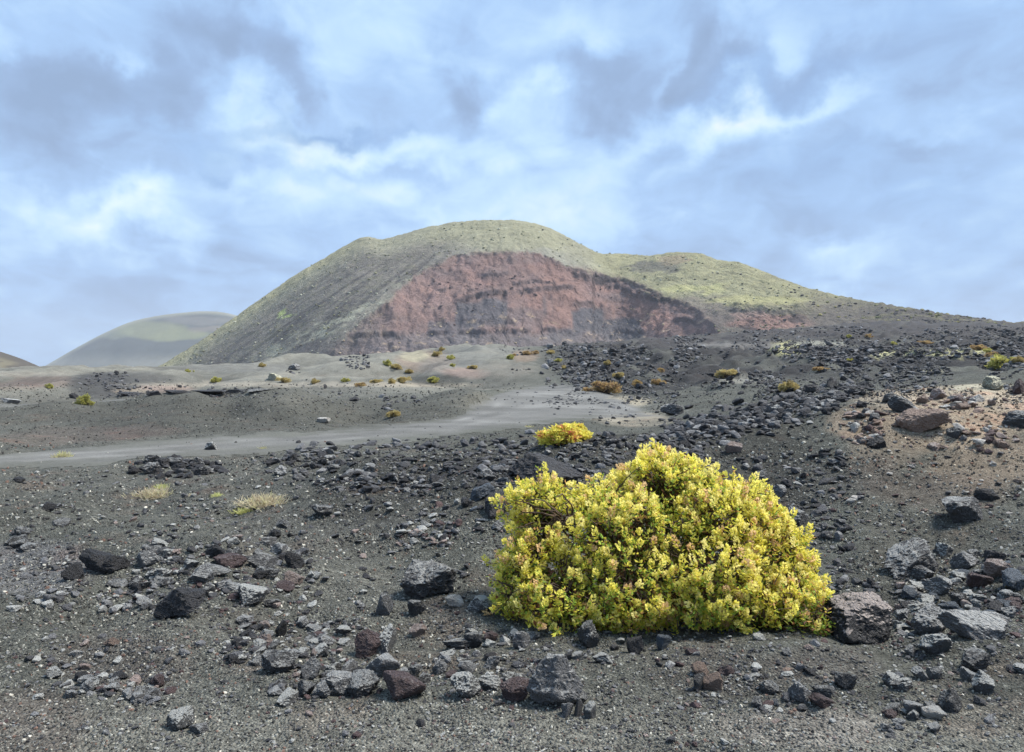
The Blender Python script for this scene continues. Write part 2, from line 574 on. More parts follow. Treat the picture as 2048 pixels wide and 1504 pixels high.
COLS = {
    -500: [(1, 0), (6, .1), (14, 0), (20, .05), P(30, 818), (38, 0), P(60, 790), P(100, 757), P(140, 740), (220, 0), (500, -5)],
    0: [(1, 0), (3, 0), (4.5, .04), (6, .12), (7.5, .1), (9, .02), (12, 0), (17, 0), P(24, 853), P(30, 824), (36, 0), P(48, 806), P(65, 786), P(92, 757), P(120, 744), (180, 1), (500, -5)],
    150: [(1, 0), (4.5, 0), (6.2, .18), (7.2, .17), (9, .02), (12, 0), (18, 0), P(24, 856), P(31, 814), (38, -.1), P(52, 803), P(70, 780), P(95, 750), P(125, 739), (200, 1), (500, -5)],
    300: [(1, 0), (4.5, 0), (5.4, .05), (6.3, .27), (7, .28), (8.6, .06), (10, .03), (13, 0), (18.5, 0), (29.5, .05), P(34, 799), (39, .05), P(48, 788), P(56, 772), (66, .6), (80, .8), P(98, 745), (110, 1.6), P(132, 730), (220, 0), (500, -5)],
    450: [(1, 0), (4.4, 0), (5.4, .04), (6.3, .25), (7, .27), (8.6, .06), (11, .03), (14, 0), (19, 0), (29.5, .06), P(34, 791), (40, .1), P(50, 787), P(57, 770), (66, .6), (80, .8), P(98, 740), (110, 2.0), P(132, 722), (220, 1), (500, -5)],
    600: [(1, 0), (4.0, .03), (4.5, -.06), (6, .03), (8, .08), P(10, 985), P(13, 930), (15.5, .05), (19.5, 0), (30.5, .08), P(35, 784), (41, .25), P(52, 779), P(60, 766), (70, .8), (84, 1.0), P(96, 740), (106, 1.2), P(126, 714), (220, 1), (500, -5)],
    750: [(1, 0), (4.0, .03), (4.4, -.09), (6, 0), (7.6, .12), P(10.2, 916), (13.2, .1), (18, 0), (20.5, 0), (31, .08), P(34, 803), P(38, 784), (44, .3), P(55, 771), P(62, 764), (80, 1.0), P(100, 728), P(116, 711), (132, 2.6), P(150, 708), (230, 2), (500, -5)],
    900: [(1, 0), (4.0, .03), (4.4, -.09), (6, 0), P(7.6, 1050), P(10.3, 894), (13.6, .1), (19, 0), (22, .02), (30, .1), P(34, 806), P(39, 783), (47, .35), P(60, 768), (72, .7), P(90, 740), (100, 2.0), P(132, 693), (160, 6), (260, 3), (500, -5)],
    1000: [(1, 0), (4.0, .02), (4.4, -.05), (6, -.03), P(7.8, 1040), P(10.6, 887), (14, .12), (19.5, .02), (24, .05), (32, .15), P(40, 792), P(50, 779), P(62, 768), P(90, 735), P(120, 702), P(140, 691), (170, 6.5), (260, 4), (500, -5)],
    1100: [(1, 0), (4.2, .02), (4.8, -.03), (5.6, -.12), (6.4, -.12), (7.8, .1), P(10.8, 882), (14.3, .15), (20, .05), (26, .08), P(35, 809), P(45, 790), P(62, 771), P(80, 757), P(100, 732), P(125, 708), P(150, 698), P(200, 692), (300, 6), (500, 0)],
    1200: [(1, 0), (4.4, .02), (5, -.04), (5.8, -.16), (6.6, -.14), (7.8, .08), P(11, 878), (14.8, .15), (20, .06), (24, .08), P(32, 827), P(45, 796), P(65, 769), P(90, 746), P(120, 716), P(160, 696), P(230, 688), (300, 8), (500, 0)],
    1300: [(1, 0), (4.4, .01), (5, -.05), (5.8, -.18), (6.8, -.16), (8, 0), P(10, 950), P(11.8, 873), (15.5, .25), P(22, 865), P(30, 831), P(45, 796), P(70, 765), P(100, 736), P(140, 706), P(200, 686), P(280, 680), (400, 12), (500, 5)],
    1450: [(1, 0), (4.4, 0), (5, -.06), (6, -.22), (7, -.18), (8.5, .0), P(10.6, 935), P(13.4, 848), (17, .5), P(26, 813), P(40, 785), P(60, 765), P(90, 736), P(130, 706), P(200, 681), P(300, 668), (420, 16), (500, 12)],
    1600: [(1, 0), (4.4, 0), (5, -.06), (6.3, -.26), (7.4, -.2), (9, 0), P(11, 905), P(13.5, 828), P(16.5, 776), (20, 1.1), P(40, 766), P(60, 745), P(90, 722), P(140, 696), P(220, 669), P(330, 656), (450, 22), (520, 20)],
    1750: [(1, 0), (4.4, .01), (5, -.08), (6.3, -.28), P(7.8, 1110), P(9.3, 985), P(11.2, 872), P(13.2, 797), P(15.5, 777), (19, .9), P(40, 768), P(60, 741), P(90, 716), P(150, 690), P(240, 661), P(350, 642), (450, 27), (520, 24)],
    1900: [(1, 0), (4.4, .01), (5.4, -.06), (6.3, -.16), P(7.3, 1130), P(8.9, 1000), P(10.8, 895), P(12.6, 812), P(14.2, 776), (18, .9), P(40, 762), P(60, 736), P(90, 709), P(150, 686), P(240, 660), P(360, 644), (450, 27), (520, 24)],
    2048: [(1, 0), (4.5, .02), (5.5, -.02), P(6.5, 1148), P(8.6, 1010), P(10.5, 900), P(12.4, 812), P(14, 768), (18, 1.1), P(40, 746), P(60, 721), P(90, 701), P(150, 681), P(250, 662), P(380, 650), (460, 27), (520, 24)],
    2600: [(1, 0), (4.5, .02), (5.5, 0), (6.5, .05), P(8.6, 1000), P(10.5, 890), P(12.4, 800), P(14, 760), (18, 1.15), P(40, 740), P(60, 718), P(90, 700), P(150, 681), P(250, 662), P(380, 650), (460, 27), (520, 24)],
}
LD0, LD1, ND = math.log(1.0), math.log(700.0), 700
PX0, PX1, NPX = -500.0, 2600.0, 311


def gsmooth(A, sig, axis):
    n = int(3 * sig) + 1
    k = np.exp(-0.5 * (np.arange(-n, n + 1) / sig) ** 2)
    k /= k.sum()
    pad = [(0, 0), (0, 0)]
    pad[axis] = (n, n)
    Bp = np.pad(A, pad, mode='edge')
    return np.apply_along_axis(lambda r: np.convolve(r, k, 'valid'), axis, Bp)


_lds = np.linspace(LD0, LD1, ND)
_keys = sorted(COLS)
_tab = np.array([np.interp(_lds, [math.log(d) for d, _ in COLS[k]], [z for _, z in COLS[k]]) for k in _keys])
_tab = gsmooth(_tab, 3.2, 1)
_pxs = np.linspace(PX0, PX1, NPX)
_tab = np.array([np.interp(_pxs, _keys, _tab[:, j]) for j in range(ND)]).T
_tab = gsmooth(_tab, 3.2, 0)


def base_z(px, D):
    u = np.clip((px - PX0) / (PX1 - PX0) * (NPX - 1), 0, NPX - 1.001)
    v = np.clip((np.log(np.maximum(D, 1.0)) - LD0) / (LD1 - LD0) * (ND - 1), 0, ND - 1.001)
    i, j = u.astype(int), v.astype(int)
    a, b = u - i, v - j
    return (_tab[i, j] * (1 - a) + _tab[i + 1, j] * a) * (1 - b) + (_tab[i, j + 1] * (1 - a) + _tab[i + 1, j + 1] * a) * b


# the rolled track, as (image column -> near and far edge in metres)
ROAD_PX = [-600, 0, 200, 400, 600, 800, 900, 980, 1050, 1120, 1190, 1260, 1330]
ROAD_N = [13.2, 13.6, 14.4, 15.7, 17.2, 19.5, 21.0, 22.5, 24, 26, 27, 27.5, 28]
ROAD_F = [16.2, 16.8, 18.0, 20.2, 22.6, 26.0, 28.5, 38, 60, 64, 55, 38, 29]


def road_mask(px, D, X, Y):
    wob = fbm2(X * 0.35, Y * 0.35, 3, 91) * 0.06 + fbm2(X * 1.7, Y * 1.7, 3, 92) * 0.045
    n = np.interp(px, ROAD_PX, ROAD_N) * (1 + wob)
    f = np.interp(px, ROAD_PX, ROAD_F) * (1 + wob)
    ins = np.minimum(np.log(D / n), np.log(f / D))
    ins = np.where((px > 1330), -1, ins)
    return ins        # > 0 inside, in log-depth units


def lava_amount(px, D):
    """0..1: how much of the ground is broken lava blocks rather than ash."""
    a = sstep(px, 1080, 1300) * sstep(D, 30, 60)
    a = np.maximum(a, sstep(px, 1020, 1120) * sstep(D, 66, 80) * sstep(px, 1000, 1200))
    return a


def build_terrain():
    pxf = np.linspace(-420, 2470, 482)
    th_f = np.arctan((pxf - 1024) / F)
    th_l = np.linspace(-PI, th_f[0], 26)[:-1]
    th_r = np.linspace(th_f[-1], PI, 26)[1:]
    th = np.concatenate([th_l, th_f, th_r])
    r = np.concatenate([np.exp(np.linspace(math.log(0.35), math.log(2.2), 26))[:-1],
                        np.exp(np.linspace(math.log(2.2), math.log(300), 520))[:-1],
                        np.exp(np.linspace(math.log(300), math.log(7000), 46))])
    TH, R = np.meshgrid(th, r, indexing='ij')
    X, Y = R * np.sin(TH), R * np.cos(TH)
    tc = np.clip(TH, math.radians(-48), math.radians(48))
    px = 1024 + F * np.tan(tc)
    D = R * np.cos(tc)
    z = base_z(px, D)
    back = sstep(np.abs(TH), math.radians(60), math.radians(120))
    z = z * (1 - back)
    rm = road_mask(px, D, X, Y)
    on_road = sstep(rm, -0.05, 0.05)
    lava = lava_amount(px, D)
    near = 1 - sstep(D, 8, 40)
    amp = (0.05 + 0.10 * sstep(D, 6, 30) + 0.25 * sstep(D, 50, 150)) * (1 - 0.85 * on_road)
    z = z + amp * fbm2(X / 2.6, Y / 2.6, 4, 3)
    hum = sstep(D, 3.9, 5.0) * (1 - sstep(D, 15, 22)) * (1 - on_road)
    hum = hum * (1 - 0.85 * np.exp(-((X - 1.15) / 1.25) ** 4 - ((Y - 5.5) / 0.75) ** 4))
    z = z + hum * (0.17 * fbm2(X / 1.15 + 3, Y / 1.3, 4, 14) + 0.17 * (np.abs(fbm2(X / 2.0, Y / 2.4 + 5, 3, 15)) - 0.2))
    for (cx, cd, sx_, sy_, hh) in ((560, 4.75, .42, .30, .09), (300, 5.9, .7, .45, .10), (470, 6.2, .5, .4, .08), (160, 6.1, .4, .3, -.10), (940, 4.55, .4, .22, .06), (1560, 4.45, .5, .22, .05), (1920, 5.3, .45, .45, .12), (120, 4.6, .6, .3, .05), (800, 7.0, .5, .6, -.06)):
        z = z + hh * np.exp(-((X - (cx - 1024) / F * cd) / sx_) ** 2 - ((Y - cd) / sy_) ** 2)
    z = z + (1 - 0.8 * on_road) * 0.030 * fbm2(X * 2.2, Y * 2.2, 3, 5) * (1 - sstep(D, 20, 60))
    z = z + (1 - on_road) * 0.014 * fbm2(X * 9, Y * 9, 3, 6) * near
    z = z + lava * (2.0 * (ridged2(X / 9, Y / 9, 5, 8) - 0.45) * sstep(D, 35, 100) + 0.9 * fbm2(X / 2.2, Y / 2.6, 3, 9))
    # mounds beyond the track: hummocks and hollows
    md = sstep(D, 22, 27) * (1 - sstep(D, 44, 52)) * (1 - lava) * (1 - on_road)
    z = z + md * (0.40 * fbm2(X / 5.5, Y / 7, 4, 12) + 0.5 * (0.25 - np.abs(fbm2(X / 8 + 2, Y / 10, 3, 16))))
    for (cx, dd, wx, wd, hh) in ((570, 33, 70, 4, .45), (730, 31, 70, 4, -.45), (935, 35, 60, 5, .40), (330, 31, 90, 4, .25), (455, 30, 50, 4, -.3), (120, 30, 80, 4, .2), (820, 40, 60, 5, -.3)):
        z = z + md * hh * np.exp(-((px - cx) / wx) ** 2 - ((D - dd) / wd) ** 2)
    # small ripples and gullies on the far cinder dunes
    dune = (1 - lava) * sstep(D, 40, 80)
    z = z + dune * (0.5 * fbm2(X / 9, Y / 12, 3, 10) + 3.4 * (1 - sstep(D, 130, 200)) * (0.28 - np.abs(fbm2(X / 15, Y / 20, 2, 13))))
    # mouths of collapsed lava at the foot of the pale dune (shadowed hollows)
    for (cx, cyy, dd, wx, wd, dep) in ((240, 788, 50, 34, 2.0, .55), (330, 787, 51, 40, 2.0, .5), (430, 783, 51, 60, 2.0, .65), (520, 782, 52, 36, 1.6, .4), (270, 786, 50, 14, 1.5, .6)):
        z = z - dep * np.exp(-((px - cx) / wx) ** 2 - ((D - dd) / wd) ** 2)
    z = np.where(R > 520, z * (1 - sstep(R, 520, 900)) - 6 * sstep(R, 520, 900), z)
    py = 752 + F * (EYE - z) / np.maximum(D, 0.05)

    # ---- colour of the ground itself
    wpx = px + 60 * fbm2(X / 3, Y / 3, 4, 21) * np.clip(9 / D, 0.15, 1.5)
    wpy = py + 16 * fbm2(X / 2.2 + 9, Y / 2.2, 4, 22) * np.clip(12 / D, 0.12, 1.5)
    col = np.empty(X.shape + (3,))
    col[:] = (.118, .121, .105)

    def blend(mask, c):
        nonlocal col
        mm = np.clip(mask, 0, 1)[..., None]
        col = col * (1 - mm) + np.array(c) * mm

    def ell(cx, cyy, rx, ry, p=2.0):
        q = ((wpx - cx) / rx) ** 2 + ((wpy - cyy) / ry) ** 2
        return sstep(1.35 - q, 0.0, 0.9)

    patch = fbm2(X / 1.7, Y / 1.7, 4, 23)
    blend(sstep(patch, 0.0, 0.7) * 0.45 * (1 - sstep(D, 12, 20)), (.20, .195, .168))
    blend(sstep(-patch, 0.1, 0.7) * 0.5 * (1 - sstep(D, 12, 20)), (.085, .082, .07))
    # paler trodden strip in front
    blend(sstep(wpy, 1370, 1460) * 0.6, (.25, .245, .21))
    # mid plain towards the track
    blend(sstep(D, 8, 13) * (1 - sstep(px, 600, 1000)) * 0.55, (.155, .155, .138))
    # dark mounds beyond the track
    blend(sstep(D, 22, 28) * (1 - sstep(D, 38, 42)) * (1 - sstep(px, 1000, 1150)) * 0.65, (.105, .104, .09))
    blend(ell(350, 835, 230, 40) * 0.5, (.07, .07, .062))
    blend(ell(700, 830, 210, 36) * 0.4, (.08, .08, .068))
    # pale cinder dunes
    dn = sstep(D, 44, 54) * (1 - sstep(px, 960, 1120))
    blend(dn * 0.92, (.165, .163, .142))
    blend(dn * sstep(fbm2(X / 14, Y / 9, 4, 24), 0.05, 0.5) * 0.6, (.215, .21, .178))
    blend(dn * sstep(-fbm2(X / 14, Y / 9, 4, 24), 0.1, 0.6) * 0.6, (.105, .104, .092))
    crest = 0.28 - np.abs(fbm2(X / 15, Y / 20, 2, 13))
    blend(dn * sstep(crest, 0.08, 0.26) * 0.6, (.25, .245, .208))  # pale wind-blown fines on crests, also painting them as lit
    blend(dn * sstep(-crest, -0.05, 0.2) * 0.55, (.095, .094, .084))  # lower dune faces darkened to stand in for shade
    blend(sstep(D, 36, 42) * (1 - sstep(D, 44, 50)) * (1 - sstep(px, 260, 330)) * .6, (.17, .17, .165))
    for (cx, cyy, rx, ry, c, s) in (
            (170, 868, 150, 14, (.145, .118, .105), .5), (290, 865, 90, 12, (.15, .118, .105), .4), (70, 880, 90, 12, (.20, .17, .145), .5),
            (90, 762, 70, 12, (.17, .122, .105), .55), (30, 772, 60, 8, (.18, .13, .11), .5), (200, 770, 70, 26, (.06, .06, .062), .85), (250, 758, 100, 16, (.068, .068, .07), .7),
            (330, 776, 60, 7, (.30, .23, .195), .7), (260, 782, 40, 6, (.27, .225, .175), .6), (40, 748, 120, 5, (.27, .25, .21), .6),
            (600, 769, 360, 5, (.31, .285, .235), .75), (820, 770, 130, 5, (.34, .305, .24), .8), (640, 752, 200, 6, (.24, .23, .195), .5),
            (850, 722, 60, 22, (.27, .205, .16), .7), (830, 712, 30, 12, (.34, .32, .23), .8), (900, 732, 70, 22, (.17, .168, .155), .6),
            (930, 745, 50, 10, (.27, .20, .17), .7), (1010, 740, 60, 16, (.19, .178, .155), .6), (960, 705, 90, 14, (.20, .20, .18), .7),
            (875, 760, 60, 12, (.07, .07, .063), .8), (1050, 712, 30, 12, (.26, .19, .14), .6),
            (700, 735, 90, 12, (.23, .225, .195), .5), (480, 735, 120, 10, (.165, .165, .155), .6), (560, 800, 60, 14, (.16, .155, .13), .5), (940, 800, 60, 16, (.17, .165, .14), .5),
            # bare tan soil right of the track
            (1235, 805, 70, 14, (.42, .38, .29), .85), (1270, 838, 80, 14, (.36, .32, .25), .7), (1330, 818, 60, 10, (.17, .17, .15), .5),
            # tan bank on the right
            (1960, 800, 230, 28, (.54, .45, .34), .95), (1860, 850, 180, 50, (.43, .345, .25), .92), (1990, 930, 130, 55, (.29, .235, .175), .85),
            (1700, 845, 70, 40, (.31, .25, .185), .8), (1760, 900, 80, 50, (.23, .19, .145), .6), (1900, 985, 170, 40, (.16, .13, .105), .6),
            (1980, 778, 90, 10, (.52, .48, .36), .8), (1740, 950, 60, 40, (.14, .115, .10), .5), (1660, 1090, 60, 110, (.115, .122, .105), .7),
            (1850, 1080, 120, 70, (.13, .122, .10), .5), (1600, 970, 120, 60, (.085, .085, .078), .6),
            # rusty foreground cinders
            (60, 1440, 130, 70, (.155, .125, .11), .5), (260, 1320, 160, 60, (.125, .105, .095), .5), (1650, 1455, 190, 40, (.28, .25, .225), .45),
            (1500, 1350, 160, 50, (.13, .112, .10), .4), (80, 1130, 130, 60, (.21, .205, .21), .6), (1700, 1330, 120, 40, (.12, .10, .092), .4),
            (980, 1480, 300, 30, (.25, .245, .21), .5), (640, 1060, 200, 60, (.115, .113, .103), .5), (820, 1000, 200, 60, (.088, .088, .078), .55)):
        blend(ell(cx, cyy, rx, ry) * s, c)
    # dark berm behind the bush
    blend(sstep(D, 7.4, 9) * (1 - sstep(D, 12.5, 14)) * sstep(px, 560, 760) * (1 - sstep(px, 1560, 1680)) * 0.75, (.062, .061, .055))
    # broken lava
    lv = lava * sstep(fbm2(X / 6, Y / 6, 4, 25), -0.75, 0.0)
    blend(lv * 0.95, (.042, .041, .043))
    blend(lava * sstep(D, 120, 200) * 0.45, (.082, .075, .078))
    blend(lava * sstep(fbm2(X / 5 + 4, Y / 8, 4, 26), 0.30, 0.6) * 0.5, (.12, .12, .11))
    for (cx, cyy, rx, ry, c, s) in ((1575, 697, 34, 14, (.50, .48, .24), .9), (1830, 706, 80, 6, (.52, .50, .27), .85), (1930, 704, 60, 5, (.50, .48, .26), .8),
                                    (1760, 711, 20, 4, (.52, .5, .3), .8), (1640, 687, 60, 6, (.36, .36, .30), .6), (1500, 760, 70, 6, (.34, .33, .28), .6),
                                    (1870, 742, 24, 5, (.42, .40, .28), .7), (1480, 690, 130, 5, (.25, .24, .225), .5), (1540, 655, 90, 16, (.25, .14, .115), .0)):
        blend(ell(cx, cyy, rx, ry) * s, c)
    blend(sstep(R, 500, 900), (.19, .18, .14))
    col = np.minimum(col * np.where(D > 40, .84, .80)[..., None], 0.5)
    rcol = col.copy()
    # wheel-worn colour of the track itself
    u = rm
    rc = np.array((.138, .137, .130))
    streak = fbm2(px / 160 + 3, np.log(D) * 26, 3, 28)[..., None]
    acr = (np.log(D) - np.log(np.interp(px, ROAD_PX, ROAD_N))) / np.maximum(np.log(np.interp(px, ROAD_PX, ROAD_F)) - np.log(np.interp(px, ROAD_PX, ROAD_N)), .05)
    wheel = np.exp(-((acr - .34) / .07) ** 2) + np.exp(-((acr - .66) / .07) ** 2)
    rr = rc * (1 + 0.28 * streak + 0.42 * wheel[..., None] * (0.5 + fbm2(X / 2, Y / 2, 3, 29)[..., None]))
    e = sstep(u + 0.05 * fbm2(X * 1.1, Y * 1.1, 3, 30), 0.0, 0.12)[..., None]
    rcol = col * (1 - e) + rr * e
    grit = np.clip(1.1 - sstep(D, 10, 45) * 0.8, 0.2, 1)
    nth, nr = X.shape
    idx = np.arange(nth * nr).reshape(nth, nr)
    q = np.stack([idx[:-1, :-1], idx[1:, :-1], idx[1:, 1:], idx[:-1, 1:]], -1)
    # close the ring behind the camera
    ring = np.stack([idx[-1, :-1], idx[0, :-1], idx[0, 1:], idx[-1, 1:]], -1)
    V = np.stack([X, Y, z], -1).reshape(-1, 3)
    fan_c = len(V)
    V = np.concatenate([V, [[0, 0, float(z[:, 0].mean())]]])
    fan = np.stack([np.full(nth, fan_c), idx[:, 0], np.roll(idx[:, 0], -1)], -1)[:, [0, 2, 1]]
    cc = np.concatenate([col.reshape(-1, 3), [[.11, .11, .1]]])
    gg = np.concatenate([grit.ravel(), [1.0]])
    me = mesh_np("ground", V, [q.reshape(-1, 4)[:, ::-1], ring[:, ::-1], fan[:, ::-1]], M_GROUND, True, {'col': cc, 'grit': gg})
    g = link("ground", me)
    tag(g, "grey volcanic ash and cinder ground with mounds, hollows and broken lava", kind='structure')
    # the track: the same sheet of ground, lifted a centimetre
    fm = (rm[:-1, :-1] > 0) & (rm[1:, :-1] > 0) & (rm[1:, 1:] > 0) & (rm[:-1, 1:] > 0) & (np.abs(TH[:-1, :-1]) < math.radians(47)) & (D[:-1, :-1] > 5)
    rq = q[fm]
    used = np.unique(rq)
    remap = -np.ones(len(V), int)
    remap[used] = np.arange(len(used))
    RV = V[used].copy()
    inner = sstep(rm.ravel()[used], 0.0, 0.05)
    RV[:, 2] += 0.004 + 0.012 * inner
    rme = mesh_np("dirt_road", RV, remap[rq][:, ::-1], M_ROAD, True, {'col': rcol.reshape(-1, 3)[used]})
    rd = link("dirt_road", rme)
    tag(rd, "pale grey rolled cinder track curving up towards the volcano", kind='structure')
    G = dict(th=th, lr=np.log(r), X=X, Y=Y, Z=z, py=py, pxf=pxf, off=len(th_l), D=D, col=col)
    return G


G = build_terrain()


def ground_z(X, Y):
    X, Y = np.atleast_1d(np.asarray(X, float)), np.atleast_1d(np.asarray(Y, float))
    th = np.arctan2(X, Y)
    lr = np.log(np.hypot(X, Y))
    u = np.clip(np.interp(th, G['th'], np.arange(len(G['th']))), 0, len(G['th']) - 1.001)
    v = np.clip(np.interp(lr, G['lr'], np.arange(len(G['lr']))), 0, len(G['lr']) - 1.001)
    i, j = u.astype(int), v.astype(int)
    a, b = u - i, v - j
    Z = G['Z']
    return (Z[i, j] * (1 - a) + Z[i + 1, j] * a) * (1 - b) + (Z[i, j + 1] * (1 - a) + Z[i + 1, j + 1] * a) * b


_env = np.minimum.accumulate(G['py'][G['off']:G['off'] + len(G['pxf'])], axis=1)


def on_ground(px, py):
    """Ground point that the photograph shows at (px, py); returns (n,3) and depth."""
    px, py = np.atleast_1d(np.asarray(px, float)), np.atleast_1d(np.asarray(py, float))
    step = G['pxf'][1] - G['pxf'][0]
    ci = np.clip(np.round((px - G['pxf'][0]) / step).astype(int), 0, len(G['pxf']) - 1)
    D = np.empty(len(px))
    order = np.argsort(ci, kind='stable')
    for c in np.unique(ci):
        k = order[np.searchsorted(ci[order], c):np.searchsorted(ci[order], c, 'right')]
        row, Dr = _env[c], G['D'][c + G['off']]
        j = np.clip(np.searchsorted(-row, -py[k]), 1, len(row) - 1)
        a = np.clip((row[j - 1] - py[k]) / np.maximum(row[j - 1] - row[j], 1e-6), 0, 1)
        D[k] = Dr[j - 1] + (Dr[j] - Dr[j - 1]) * a
    X = (px - 1024) / F * D
    return np.stack([X, D, ground_z(X, D)], -1), D


# ------------------------------------------------------------------ volcano and hills
SIL = [(100, 790), (250, 762), (330, 726), (400, 682), (470, 634), (540, 584), (600, 544), (660, 509), (700, 486), (718, 475), (738, 472), (762, 479), (800, 470), (850, 455),
       (900, 445), (960, 440), (1030, 440), (1080, 448), (1120, 465), (1160, 488), (1200, 508), (1240, 507), (1300, 511), (1350, 504), (1400, 506),
       (1440, 521), (1480, 524), (1560, 556), (1620, 577), (1700, 596), (1800, 612), (1900, 630), (2048, 645), (2300, 664), (2700, 690)]
SCAR = [(640, 715), (672, 690), (700, 660), (740, 630), (770, 607), (800, 580), (830, 544), (850, 541), (880, 520), (905, 511), (960, 507), (1030, 503), (1085, 506), (1115, 514), (1135, 535),
        (1150, 552), (1175, 540), (1200, 538), (1245, 546), (1285, 574), (1310, 590), (1340, 592), (1375, 604), (1400, 625), (1430, 655), (1460, 690), (1490, 720)]


LEDGES = [(2.8, [(905, 609), (950, 595), (1000, 589), (1060, 584), (1110, 580), (1155, 576)]), (2.4, [(690, 675), (840, 672), (960, 668), (1090, 664), (1140, 662)]),
          (2.6, [(1138, 612), (1180, 611), (1215, 616)]), (3.0, [(1125, 548), (1170, 560), (1200, 552), (1240, 560), (1285, 582)]), (2.2, [(1190, 575), (1240, 578), (1295, 602)]),
          (3.2, [(1268, 585), (1310, 606), (1350, 600), (1400, 605)]), (1.2, [(915, 642), (1010, 644), (1040, 650)]), (1.6, [(960, 553), (1010, 548), (1070, 556)]),
          (2.0, [(1220, 664), (1295, 667)]), (1.4, [(850, 585), (900, 580), (960, 586)]), (1.6, [(1000, 572), (1060, 566), (1120, 570)]), (2.2, [(1340, 640), (1400, 648)])]


